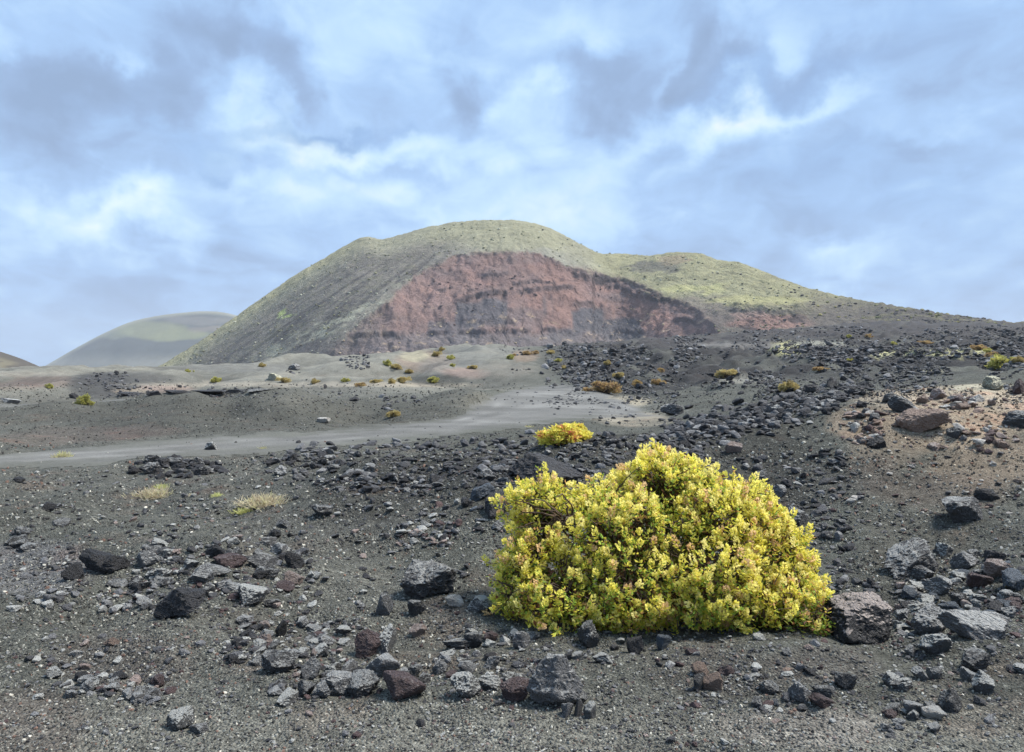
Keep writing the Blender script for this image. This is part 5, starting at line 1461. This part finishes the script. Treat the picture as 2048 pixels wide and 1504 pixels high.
# fine gravel: points that carry a small cinder each
def build_gravel(n=85000, n2=16000):
    t = RNG.uniform(-0.80, 0.80, n + n2)
    # even in the picture: depth drawn so that image rows fill evenly
    py = np.concatenate([905 + (1560 - 905) * RNG.uniform(0, 1, n) ** 0.85, RNG.uniform(768, 935, n2)])
    px = 1024 + F * t
    p, D = on_ground(px, py)
    n = n + n2
    keep = (D < 90) & (D > 2.4)
    rm = road_mask(px, D, p[:, 0], p[:, 1])
    keep &= (rm < 0.0) | (RNG.uniform(0, 1, n) < .10)
    keep &= fbm2(p[:, 0] * 1.1, p[:, 1] * 1.1, 3, 81) > RNG.uniform(-1.0, .25, n)
    p, D, px = p[keep], D[keep], px[keep]
    size_px = 1.3 + 5.0 * RNG.uniform(0, 1, len(p)) ** 3.2
    size_px = np.where(D > 19, np.minimum(size_px, 3.4), size_px)
    sc = np.clip(size_px * D / F, 0.003, 0.12) * 0.8
    p[:, 2] += sc * 0.15
    gc = np.array([(.055, .053, .049), (.09, .088, .08), (.145, .142, .125), (.23, .225, .195), (.38, .37, .32), (.18, .115, .09), (.56, .53, .45)])
    pick = RNG.choice(len(gc), len(p), p=[.16, .26, .25, .14, .10, .06, .03])
    pick = np.where((D > 19) & (pick > 3), 1, pick)
    col = gc[pick] * RNG.uniform(.68, 1.1, (len(p), 1))
    tanm = sstep(px, 1650, 1850)[:, None] * sstep(D, 8, 12)[:, None] * 0.7
    col = col * (1 - tanm) + (col * np.array((1.6, 1.25, .95))) * tanm
    me = bpy.data.meshes.new("gravel")
    me.vertices.add(len(p))
    me.vertices.foreach_set('co', np.ascontiguousarray(p, np.float32).ravel())
    a = me.attributes.new('size', 'FLOAT', 'POINT')
    a.data.foreach_set('value', sc.astype(np.float32))
    a = me.attributes.new('gcol', 'FLOAT_COLOR', 'POINT')
    a.data.foreach_set('color', np.concatenate([col, np.ones((len(col), 1))], 1).astype(np.float32).ravel())
    me.update()
    m, N = new_mat("cinder_gravel")
    at = N.new('ShaderNodeAttribute', attribute_name='gcol', attribute_type='INSTANCER').outputs['Color']
    finish(N, at, 0.9, None, spec=0.2)
    ng = bpy.data.node_groups.new("cinder_scatter", 'GeometryNodeTree')
    ng.interface.new_socket("Geometry", in_out='INPUT', socket_type='NodeSocketGeometry')
    ng.interface.new_socket("Geometry", in_out='OUTPUT', socket_type='NodeSocketGeometry')
    nd, ln = ng.nodes, ng.links
    gi, go = nd.new('NodeGroupInput'), nd.new('NodeGroupOutput')
    ic = nd.new('GeometryNodeMeshIcoSphere')
    ic.inputs['Radius'].default_value = 1.0
    ic.inputs['Subdivisions'].default_value = 1
    wn = nd.new('ShaderNodeTexWhiteNoise')
    pos = nd.new('GeometryNodeInputPosition')
    ln.new(pos.outputs[0], wn.inputs['Vector'])
    sub = nd.new('ShaderNodeVectorMath')
    sub.operation = 'SUBTRACT'
    ln.new(wn.outputs['Color'], sub.inputs[0])
    sub.inputs[1].default_value = (.5, .5, .5)
    scl = nd.new('ShaderNodeVectorMath')
    scl.operation = 'SCALE'
    ln.new(sub.outputs[0], scl.inputs[0])
    scl.inputs['Scale'].default_value = 0.75
    sp = nd.new('GeometryNodeSetPosition')
    ln.new(ic.outputs['Mesh'], sp.inputs['Geometry'])
    ln.new(scl.outputs[0], sp.inputs['Offset'])
    ss = nd.new('GeometryNodeSetShadeSmooth')
    ss.inputs['Shade Smooth'].default_value = False
    ln.new(sp.outputs[0], ss.inputs[0])
    sm = nd.new('GeometryNodeSetMaterial')
    sm.inputs['Material'].default_value = m
    ln.new(ss.outputs[0], sm.inputs['Geometry'])
    ip = nd.new('GeometryNodeInstanceOnPoints')
    ln.new(gi.outputs[0], ip.inputs['Points'])
    ln.new(sm.outputs[0], ip.inputs['Instance'])
    rv = nd.new('FunctionNodeRandomValue')
    rv.data_type = 'FLOAT_VECTOR'
    rv.inputs[0].default_value = (0, 0, 0)
    rv.inputs[1].default_value = (6.28, 6.28, 6.28)
    ln.new(rv.outputs[0], ip.inputs['Rotation'])
    rs = nd.new('FunctionNodeRandomValue')
    rs.data_type = 'FLOAT_VECTOR'
    rs.inputs[0].default_value = (.6, .6, .45)
    rs.inputs[1].default_value = (1.25, 1.0, .9)
    rs.inputs['Seed'].default_value = 5
    na = nd.new('GeometryNodeInputNamedAttribute')
    na.data_type = 'FLOAT'
    na.inputs['Name'].default_value = 'size'
    ms = nd.new('ShaderNodeVectorMath')
    ms.operation = 'SCALE'
    ln.new(rs.outputs[0], ms.inputs[0])
    ln.new(na.outputs['Attribute'], ms.inputs['Scale'])
    ln.new(ms.outputs[0], ip.inputs['Scale'])
    ln.new(ip.outputs[0], go.inputs[0])
    o = link("gravel", me)
    md = o.modifiers.new("cinders", 'NODES')
    md.node_group = ng
    tag(o, "fine grey and black cinder gravel covering the near ground", kind='stuff')


build_gravel()


# scrub and loose blocks dotted over the volcano's slopes
def build_hill_scrub():
    X, D, z, px, ins, py = VOL['X'], VOL['D'], VOL['z'], VOL['px'], VOL['ins'], VOL['py']
    n_i, n_j = X.shape
    V0, f0 = ico(1)
    Vs, Fs, Cs = [], [], []
    off = 0
    tries = 0
    made = 0
    I = RNG.integers(20, n_i - 130, 22000)
    J = RNG.integers(int(n_j * .15), n_j - 1, 22000)
    dn = fbm2(X[I, J] / 30, D[I, J] / 30, 3, 88)
    for i, j, dens in zip(I, J, dn):
        inside = ins[i, j]
        if dens < RNG.uniform(-.8, .5) or made > 3000 or (inside and RNG.uniform() < (.25 if 548 < py[i, j] < 602 else .7)):
            continue
        s = (.30 + .95 * RNG.uniform() ** 2.5) * (1.0 if not inside else 1.0)
        if px[i, j] > 1550:
            s *= 1.2
        q = V0 * (1 + 0.5 * (RNG.uniform(size=(len(V0), 1)) - .5)) * np.array([s, s, s * .6])
        q = q + np.array([X[i, j] + RNG.normal(0, .8), D[i, j], z[i, j] + .15 * s])
        Vs.append(q)
        Fs.append(f0 + off)
        off += len(q)
        if inside:
            c = random.choice([(.09, .075, .08), (.13, .10, .10), (.20, .13, .12), (.10, .08, .08)]) if py[i, j] < 604 else random.choice([(.46, .38, .26), (.40, .32, .22), (.12, .10, .10), (.20, .14, .13)])
        elif px[i, j] > 1560:
            c = random.choice([(.09, .085, .085), (.11, .10, .10), (.2, .2, .1), (.30, .27, .12)])
        else:
            c = random.choice([(.19, .19, .12), (.22, .22, .135), (.24, .24, .15), (.19, .18, .15), (.40, .40, .31)])
        Cs.append(np.repeat(np.array(c)[None, :], len(q), 0))
        made += 1
    me = mesh_np("hillside_scrub", np.concatenate(Vs), np.concatenate(Fs), M_SIDEHILL, False, {'col': np.concatenate(Cs)})
    o = link("hillside_scrub", me)
    tag(o, "tiny scrub clumps and clinker lumps dotted over the volcano", kind='stuff')


build_hill_scrub()


# ------------------------------------------------------------------ plants
def tube(pts, r0, r1, sides=5):
    pts = np.asarray(pts, float)
    n = len(pts)
    t = np.gradient(pts, axis=0)
    t /= np.linalg.norm(t, axis=1)[:, None] + 1e-9
    up = np.array([.31, .17, .93])
    a = np.cross(t, up)
    a /= np.linalg.norm(a, axis=1)[:, None] + 1e-9
    b = np.cross(t, a)
    r = np.linspace(r0, r1, n)[:, None]
    ang = np.arange(sides) / sides * 2 * PI
    V = np.concatenate([pts + r * (math.cos(k) * a + math.sin(k) * b) for k in ang])
    idx = np.arange(sides * n).reshape(sides, n)
    nx = np.roll(idx, -1, 0)
    q = np.stack([idx[:, :-1], nx[:, :-1], nx[:, 1:], idx[:, 1:]], -1).reshape(-1, 4)
    return V, q


def wander(a, b, n, amp, rg):
    t = np.linspace(0, 1, n)[:, None]
    p = a * (1 - t) + b * t
    w = np.cumsum(rg.normal(0, amp, (n, 3)), 0)
    w -= t * w[-1]
    return p + w + np.array([0, 0, 1]) * (np.sin(t * PI) * 0.04)


class Leaves:
    """Collects small leaf blades with a colour each."""

    def __init__(s):
        s.V, s.F, s.C, s.n = [], [], [], 0

    def add(s, pos, d, side, length, width, col):
        """pos,d,side: (m,3); length,width: (m,); col (m,3). A blade: base, two flanks, tip, folded along its rib."""
        m = len(pos)
        nrm = np.cross(d, side)
        L, W = length[:, None], width[:, None]
        b0 = pos
        b1 = pos + d * L * .55 + side * W * .5 + nrm * W * .18
        b2 = pos + d * L - nrm * L * .10
        b3 = pos + d * L * .55 - side * W * .5 + nrm * W * .18
        V = np.stack([b0, b1, b2, b3], 1).reshape(-1, 3)
        k = np.arange(m)[:, None] * 4 + s.n
        s.F.append(np.concatenate([k + np.array([0, 1, 2]), k + np.array([0, 2, 3])]))
        s.V.append(V)
        s.C.append(np.repeat(col, 4, 0))
        s.n += 4 * m

    def mesh(s, name, mat):
        return mesh_np(name, np.concatenate(s.V), np.concatenate(s.F), mat, False, {'col': np.concatenate(s.C)})


def unit(v):
    return v / (np.linalg.norm(v, axis=-1, keepdims=True) + 1e-9)


def perp(d, rg):
    r = rg.normal(size=d.shape)
    return unit(np.cross(d, r))


def build_big_bush():
    rg = np.random.default_rng(21)
    base = np.array([(1330 - 1024) / F * 5.55, 5.55, 0.0])
    base[2] = ground_z(base[0], base[1])[0]
    root = bpy.data.objects.new("bush", None)
    C.objects.link(root)
    root.location = base
    tag(root, "large yellow green flowering bush in the hollow among lava stones", 'bush')
    # lobes: px, py, rx, ry, depth
    lobes = [(1088, 1042, 68, 86, 5.75), (1065, 1150, 68, 92, 5.50), (1325, 1022, 112, 108, 5.95), (1235, 1095, 150, 112, 5.60), (1195, 1040, 78, 66, 5.8),
             (1478, 1086, 96, 104, 5.75), (1556, 1152, 78, 92, 5.55), (1130, 1195, 104, 62, 5.25), (1250, 1180, 110, 68, 5.22), (1400, 1165, 120, 88, 5.28),
             (1520, 1210, 92, 58, 5.2), (1600, 1222, 56, 48, 5.15), (1638, 1250, 36, 32, 5.02), (1025, 1210, 38, 38, 5.3), (1400, 1080, 120, 100, 5.6), (1450, 1010, 44, 40, 5.9)]
    cen, rad = [], []
    for (px, py, rx, ry, D) in lobes:
        s = D / F
        cen.append(((px - 1024) * s, D, EYE - (py - 752) * s))
        rad.append((rx * s, 0.5 * (rx + ry) * s * 1.05, ry * s))
    cen, rad = np.array(cen), np.array(rad)
    # points on the outer skin of the union of the lobes
    area = rad[:, 0] * rad[:, 2] + rad[:, 1] * rad[:, 2]
    pick = rg.choice(len(cen), 16000, p=area / area.sum())
    nv = unit(rg.normal(size=(len(pick), 3)))
    P0 = cen[pick] + nv * rad[pick]
    nrm = unit(nv / rad[pick])
    lev = np.min(np.where(np.arange(len(cen))[None, :] == pick[:, None], 9, (((P0[:, None, :] - cen[None]) / rad[None]) ** 2).sum(-1)), 1)
    keep = lev > 0.90
    P0, nrm = P0[keep], nrm[keep]
    gz = ground_z(P0[:, 0], P0[:, 1])
    keep = (P0[:, 2] > gz + 0.01) & (nrm[:, 1] < 0.75)
    P0, nrm = P0[keep], nrm[keep]
    # lumpy skin with holes: bare twiggy pockets
    lump = fbm3(P0, 4.2, 3, 5)
    hole = fbm3(P0 + 9.1, 3.3, 3, 8)
    hole_c = np.array([(1100 - 1024) / F * 5.45, 5.45, EYE - (1040 - 752) / F * 5.45])
    bare = np.exp(-(((P0 - hole_c) / np.array([.13, .40, .095])) ** 2).sum(-1))
    keep = hole - 2.6 * bare > rg.uniform(-.62, 0.05, len(P0))
    P0, nrm, lump, hole = P0[keep], nrm[keep], lump[keep], hole[keep]
    sel = rg.permutation(len(P0))[:3100]
    P0, nrm, lump, hole = P0[sel], nrm[sel], lump[sel], hole[sel]
    P0 = P0 + nrm * (lump * 0.11)[:, None] + nrm * (rg.uniform(0, 1, (len(P0), 1)) ** 8 * 0.09) + nrm * rg.uniform(-.07, .02, (len(P0), 1))
    rel = (P0[:, 2] - gz.min()) / 1.2
    print("bush tips", len(P0))
    # --- shoots: a whorl of leaves round each tip, and a flower spike on most
    up = np.array([0, 0, 1.0])
    axis = unit(nrm * 0.6 + up * 0.7 + rg.normal(0, .38, P0.shape))
    dryness = fbm3(P0 + 3.3, 2.4, 3, 12)
    gpat = fbm3(P0 + 5.7, 3.0, 3, 17)
    lv, sp, dd = Leaves(), Leaves(), Leaves()
    m = len(P0)
    for k in range(11):
        h = rg.uniform(-.085, .03, (m, 1))
        a = unit(axis * rg.uniform(.1, .9, (m, 1)) + perp(axis, rg) * 1.0)
        side = unit(np.cross(a, up + rg.normal(0, .4, a.shape)))
        g = rg.uniform(0, 1, (m, 1))
        col = np.array([.68, .64, .08]) * (1 - g) + np.array([.95, .85, .15]) * g
        grn = (rg.uniform(size=(m, 1)) < np.clip(.26 + .55 * gpat, .06, .7)[:, None])
        col = np.where(grn, np.array([.40, .56, .10]), col)
        org = (rg.uniform(size=(m, 1)) < (0.05 + 0.10 * (dryness[:, None] > .15)))
        col = np.where(org, np.array([.74, .44, .18]), col)
        col = col * rg.uniform(.8, 1.08, (m, 1))
        lv.add(P0 + axis * h, a, side, rg.uniform(.022, .042, m), rg.uniform(.013, .024, m), col)
    # flower spikes: tight cones of little bracts
    has = rg.uniform(size=m) < np.clip(0.55 + 0.5 * lump, .1, .95)
    Q, ax, lz = P0[has], unit(axis[has] * .9 + up * .3 + rg.normal(0, .2, (int(has.sum()), 3))), None
    H = rg.uniform(.035, .085, len(Q))
    tint = rg.uniform(0, 1, (len(Q), 1))
    pinkish = rg.uniform(size=(len(Q), 1)) < .13
    for k in range(26):
        f = (k + .5) / 26
        rr = 0.023 * (1 - f) ** .7 + 0.004
        s1 = perp(ax, rg)
        pos = Q + ax * (H * f)[:, None] + s1 * rr * .5
        dirn = unit(s1 * .75 + ax * .65)
        col = np.array([.96, .88, .19]) * (1 - tint) + np.array([.98, .88, .36]) * tint
        col = np.where(pinkish, np.array([.84, .60, .32]), col) * rg.uniform(.85, 1.12, (len(Q), 1))
        sp.add(pos, dirn, unit(np.cross(dirn, ax + 0.01)), np.full(len(Q), .022), np.full(len(Q), .018), col)
    # dead leaves and inner leaves below the skin
    sel = rg.choice(m, 19000)
    pos = P0[sel] - nrm[sel] * rg.uniform(.04, .36, (19000, 1)) + rg.normal(0, .035, (19000, 3))
    ok = pos[:, 2] > ground_z(pos[:, 0], pos[:, 1])
    pos = pos[ok]
    d = unit(rg.normal(size=pos.shape))
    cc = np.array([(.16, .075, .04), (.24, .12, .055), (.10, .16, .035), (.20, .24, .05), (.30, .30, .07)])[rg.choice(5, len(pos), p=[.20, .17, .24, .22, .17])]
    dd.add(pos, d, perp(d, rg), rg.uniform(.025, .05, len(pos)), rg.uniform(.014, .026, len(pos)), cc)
    # rusty dead leaves near the ground in front
    low = np.where((P0[:, 2] < gz.min() + .38))[0]
    sel = rg.choice(low, 1500)
    pos = P0[sel] - nrm[sel] * rg.uniform(.0, .12, (1500, 1)) + rg.normal(0, .03, (1500, 3))
    pos[:, 2] = np.maximum(pos[:, 2], ground_z(pos[:, 0], pos[:, 1]) + .01)
    d = unit(rg.normal(size=pos.shape))
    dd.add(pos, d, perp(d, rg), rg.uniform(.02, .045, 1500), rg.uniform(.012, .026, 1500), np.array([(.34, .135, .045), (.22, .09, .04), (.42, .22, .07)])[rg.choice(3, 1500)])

    def child(name, L, label=None, kind='stuff'):
        for a in L.V:
            a -= base
        o = link(name, L.mesh(name, M_LEAF), root)
        o['kind'] = kind
        if label:
            o['label'] = label
        return o
    child("leaves", lv)
    child("flower_spikes", sp, "pale yellow upright flower spikes at the shoot tips")
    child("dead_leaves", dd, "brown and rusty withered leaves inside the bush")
    # --- wood: limbs from the root to each lobe, boughs, then twigs to the tips
    limb_ends = []
    for i, c in enumerate(cen):
        foot = base + np.array([rg.normal(0, .10) + (c[0] - base[0]) * .45, rg.normal(0, .08), 0])
        foot[2] = ground_z(foot[0], foot[1])[0] - .03
        pts = wander(foot, c, 9, .022, rg)
        V, q = tube(pts, .022, .010, 7)
        o = link("branch", mesh_np("branch", V - base, q, M_BARK, True), root)
        limb_ends.append(pts)
    allp = np.concatenate(limb_ends)
    # crooked dark boughs in the open pocket on the left
    hub = hole_c + np.array([.16, .12, -.10])
    for k in range(15):
        e = hole_c + np.array([rg.uniform(-.26, .16), rg.uniform(-.12, .10), rg.uniform(-.08, .20)])
        V, q = tube(wander(hub + rg.normal(0, .03, 3), e, 9, .020, rg), rg.uniform(.007, .012), .003, 6)
        link("branch", mesh_np("branch", V - base, q, M_BARK, True), root)
    Vs, Fs, off = [], [], 0
    sel = rg.choice(m, 1300, replace=False)
    for j in sel:
        t = P0[j]
        k = np.argmin(((allp - t) ** 2).sum(1) + rg.uniform(0, .03, len(allp)))
        pts = wander(allp[k], t, 6, .016, rg)
        V, q = tube(pts, .0065, .0025, 4)
        Vs.append(V - base)
        Fs.append(q + off)
        off += len(V)
    # pale bare dead twigs sticking through the skin
    for j in rg.choice(m, 900, replace=False):
        d = unit(nrm[j] * .5 + rg.normal(0, .8, 3))
        a = P0[j] - d * .08 - nrm[j] * .05
        pts = wander(a, a + d * rg.uniform(.08, .20), 6, .012, rg)
        V, q = tube(pts, .0035, .0015, 4)
        Vs.append(V - base)
        Fs.append(q + off)
        off += len(V)
    o = link("twigs", mesh_np("twigs", np.concatenate(Vs), np.concatenate(Fs), M_BARK, True), root)
    o['kind'] = 'stuff'


build_big_bush()

# dark bare branches seen in the left pocket belong to the bush too


def shrub_proto(seed, pal, n=420, spread=1.0):
    """A unit shrub (1 wide, about .6 high): leaf clumps on a domed skin, plus stems."""
    rg = np.random.default_rng(seed)
    k = 13
    c = np.stack([rg.normal(0, .19, k), rg.normal(0, .17, k), rg.uniform(.05, .36, k)], -1)
    c[:, 2] *= np.clip(1.15 - 2.0 * np.abs(c[:, 0]), .35, 1)
    r = rg.uniform(.07, .17, k)
    pick = rg.integers(0, k, n)
    nv = unit(rg.normal(size=(n, 3)) + np.array([0, 0, .35]))
    pos = c[pick] + nv * r[pick][:, None] * rg.uniform(.65, 1.05, (n, 1))
    ok = pos[:, 2] > .0
    pos, nv = pos[ok], nv[ok]
    L = Leaves()
    m = len(pos)
    pal = np.array(pal)
    clump = fbm3(pos, 4.5, 2, seed)
    for q in range(6):
        a = unit(nv * .4 + np.array([0, 0, .6]) + rg.normal(0, .55, nv.shape))
        ci = np.clip(((clump * .9 + rg.uniform(-.45, .45, m)) * .5 + .5) * len(pal), 0, len(pal) - 1).astype(int)
        L.add(pos + rg.normal(0, .02, pos.shape), a, perp(a, rg), rg.uniform(.05, .10, m), rg.uniform(.03, .05, m), pal[ci] * rg.uniform(.75, 1.15, (m, 1)))
    leaf = L.mesh("leaves", M_LEAF)
    Vs, Fs, off = [], [], 0
    for j in range(16):
        t = pos[rg.integers(m)]
        V, q = tube(wander(np.array([rg.normal(0, .06), rg.normal(0, .06), -.03]), t, 5, .02, rg), .014, .005, 4)
        Vs.append(V)
        Fs.append(q + off)
        off += len(V)
    stem = mesh_np("stems", np.concatenate(Vs), np.concatenate(Fs), M_BARK, True)
    return leaf, stem


YG = [(.26, .26, .10), (.46, .45, .14), (.60, .56, .17), (.66, .62, .26)]
OC = [(.24, .20, .12), (.44, .35, .16), (.56, .46, .20), (.62, .54, .27)]
OR = [(.26, .19, .13), (.44, .30, .16), (.54, .40, .18), (.56, .46, .22)]
RD = [(.66, .20, .13), (.78, .40, .16), (.84, .74, .16), (.88, .82, .18), (.82, .74, .17), (.76, .34, .16)]
SH = {k: [shrub_proto(300 + 10 * i + j, pal) for j in range(2)] for i, (k, pal) in enumerate((('yg', YG), ('oc', OC), ('or', OR)))}
SH['rd'] = [shrub_proto(381, RD, 800)]
SHRUBS = [
    (172, 811, 36, 20, 'yg', "yellow green shrub in the dark hollow at far left"),
    (430, 766, 26, 14, 'yg', "yellow green shrub on the pale dune edge left of the ochre ones"),
    (98, 777, 18, 9, 'yg', "small yellow shrub on the reddish ground at far left"),
    (568, 766, 26, 12, 'oc', "ochre shrub on the pale dune edge beside the crusted outcrop"),
    (628, 768, 20, 10, 'oc', "faint ochre shrub midway along the pale dune edge"),
    (688, 765, 18, 10, 'yg', "small yellow green shrub midway along the pale dune edge"),
    (721, 774, 26, 9, 'or', "low orange shrub on the pale dune edge"),
    (752, 767, 24, 9, 'oc', "left one of the shrubs bunched on the pale dune edge"),
    (783, 768, 22, 11, 'oc', "middle one of the shrubs bunched on the pale dune edge"),
    (806, 766, 26, 14, 'oc', "tallest of the shrubs bunched on the pale dune edge"),
    (868, 766, 30, 11, 'yg', "bright green low shrub at the right of the dune edge"),
    (786, 834, 28, 15, 'oc', "lone ochre shrub at the foot of the mound beyond the track"),
    (775, 732, 20, 11, 'yg', "yellow shrub at the upper left of the dune trio"),
    (793, 740, 22, 13, 'oc', "dark ochre shrub in the middle of the dune trio"),
    (820, 747, 18, 8, 'oc', "low ochre shrub at the right of the dune trio"),
    (874, 713, 18, 12, 'oc', "ochre shrub on the sunny flank of the highest dune"),
    (882, 702, 14, 8, 'oc', "small ochre shrub right at the crest of the highest dune"),
    (904, 720, 18, 11, 'yg', "yellow shrub on the grey face of the highest dune"),
    (905, 735, 14, 6, 'yg', "tiny yellow shrub under the yellow one on the dune face"),
    (945, 738, 22, 8, 'oc', "faint ochre shrub at the foot of the dune face"),
    (522, 735, 16, 9, 'oc', "dull ochre shrub on the far grey dune"),
    (375, 744, 14, 8, 'yg', "tiny yellow shrub on the far dark dune"),
    (1022, 719, 20, 9, 'yg', "yellow shrub left of the orange dune group"),
    (1028, 713, 12, 6, 'or', "tiny orange shrub in the dune group"),
    (1052, 710, 18, 8, 'or', "orange shrub centred in the dune group"),
    (1072, 708, 18, 8, 'or', "orange shrub at the right of the dune group"),
    (1100, 708, 22, 8, 'oc', "ochre shrub at the end of the dune crest"),
    (1116, 724, 18, 8, 'yg', "yellow green shrub where the dune meets dark lava"),
    (1126, 738, 22, 8, 'oc', "ochre shrub below the yellow green one at the lava edge"),
    (1206, 786, 62, 28, 'or', "large orange shrub at the roadside bend"),
    (1272, 771, 22, 13, 'or', "small orange shrub right of the large roadside one"),
    (1316, 769, 26, 13, 'or', "spreading orange shrub second right of the large roadside one"),
    (1217, 730, 16, 10, 'oc', "ochre shrub on the dark lava above the roadside bend"),
    (1237, 754, 24, 11, 'oc', "faded ochre shrub just above the large roadside one"),
    (1320, 746, 16, 10, 'or', "little orange shrub up on the dark lava"),
    (1458, 753, 44, 18, 'oc', "wide ochre shrub in the middle of the lava field"),
    (1583, 784, 40, 22, 'oc', "golden shrub standing on the rock berm"),
    (1640, 742, 32, 10, 'or', "dull orange shrub in the lava above the golden one"),
    (1998, 740, 62, 26, 'yg', "big yellow green shrub on the lava at the far right"),
    (1958, 700, 28, 13, 'or', "orange shrub at the top left of the far right group"),
    (1985, 714, 26, 15, 'or', "orange shrub just above the big yellow green one"),
    (1978, 705, 18, 10, 'yg', "olive shrub between the two orange ones at far right"),
    (2040, 727, 24, 14, 'oc', "ochre shrub cut by the right picture edge"),
    (1738, 676, 14, 10, 'or', "tall little orange shrub on the distant lava slope"),
    (1697, 676, 14, 6, 'yg', "little yellow shrub on the distant lava slope"),
    (1850, 688, 26, 8, 'or', "flat orange shrub on the distant lava slope"),
    (1785, 690, 16, 6, 'yg', "pale green tuft on the distant lava slope"),
    (1702, 723, 12, 7, 'yg', "pale green tuft in the middle of the lava field"),
    (1136, 886, 104, 46, 'rd', "yellow shrub with red leaves on the bank behind the large bush"),
]
for i, (px, py, w, h, kind, label) in enumerate(SHRUBS):
    p, D = on_ground([px], [py - 1])
    p, D = p[0], D[0]
    s = D / F
    root = bpy.data.objects.new("shrub", None)
    C.objects.link(root)
    W, H = w * s, h * s / .56
    root.location = (p[0], p[1], p[2] - 0.02 * H)
    root.rotation_euler = (0, 0, RNG.uniform(0, 6.28))
    root.scale = (W * 1.35, W * 1.2, H * 1.1)
    tag(root, label, 'shrub', "shrubs dotted over the lava country")
    leaf, stem = SH[kind][i % len(SH[kind])]
    lo = link("leaves", leaf, root)
    lo['kind'] = 'stuff'
    if w >= 18:
        so = link("stems", stem, root)
        so['kind'] = 'stuff'


def tuft(px, py, w, h, pal, label, seed, n=260):
    rg = np.random.default_rng(seed)
    p, D = on_ground([px], [py - 2])
    p, D = p[0], D[0]
    W, H = w * D / F, h * D / F
    L = Leaves()
    m = int(n * 1.8)
    foot = np.stack([rg.normal(0, .22, m) * W, rg.normal(0, .22, m) * W, np.zeros(m)], -1)
    d = unit(np.stack([foot[:, 0] / W * 1.2 + rg.normal(0, .7, m), foot[:, 1] / W + rg.normal(0, .7, m), rg.uniform(.1, .9, m)], -1))
    pal = np.array(pal)
    for seg in range(2):
        ln = H * rg.uniform(.25, .55, m)
        L.add(foot, d, perp(d, rg), ln, np.full(m, max(.004, .02 * W)), pal[rg.integers(0, len(pal), m)] * rg.uniform(.8, 1.2, (m, 1)))
        foot = foot + d * ln[:, None] * .6
        d = unit(d + rg.normal(0, .45, d.shape))
    o = link("grass_tuft", L.mesh("grass_tuft", M_LEAF), None, (p[0], p[1], p[2] - .005))
    tag(o, label, 'grass tuft', "dry tufts on the ash plain")


DRY = [(.62, .55, .40), (.72, .64, .46), (.50, .42, .31), (.66, .62, .38)]
GRN = [(.62, .62, .26), (.54, .56, .22), (.70, .68, .34)]
tuft(310, 994, 62, 32, DRY, "dry straw coloured tuft with a green top on the ash plain", 1)
tuft(324, 978, 24, 16, GRN, "green crown growing out of the dry straw tuft", 2, 120)
tuft(530, 1012, 76, 40, DRY, "widest dry straw tuft on the ash plain", 3, 340)
tuft(488, 1028, 24, 22, GRN, "yellow green tuft at the left of the widest straw tuft", 4, 120)
tuft(436, 994, 20, 14, GRN, "tiny pale green tuft between the two straw tufts", 5, 80)
tuft(386, 992, 16, 9, DRY, "tiny faded tuft near the dry straw tuft", 8, 60)
tuft(125, 917, 24, 22, GRN + DRY, "pale tuft at the near edge of the track", 6, 140)
tuft(527, 900, 12, 12, GRN + DRY, "tiny pale tuft by the near edge of the track", 7, 60)
tuft(1058, 856, 16, 8, GRN + DRY, "pale low tuft beside the track before the bend", 9, 60)
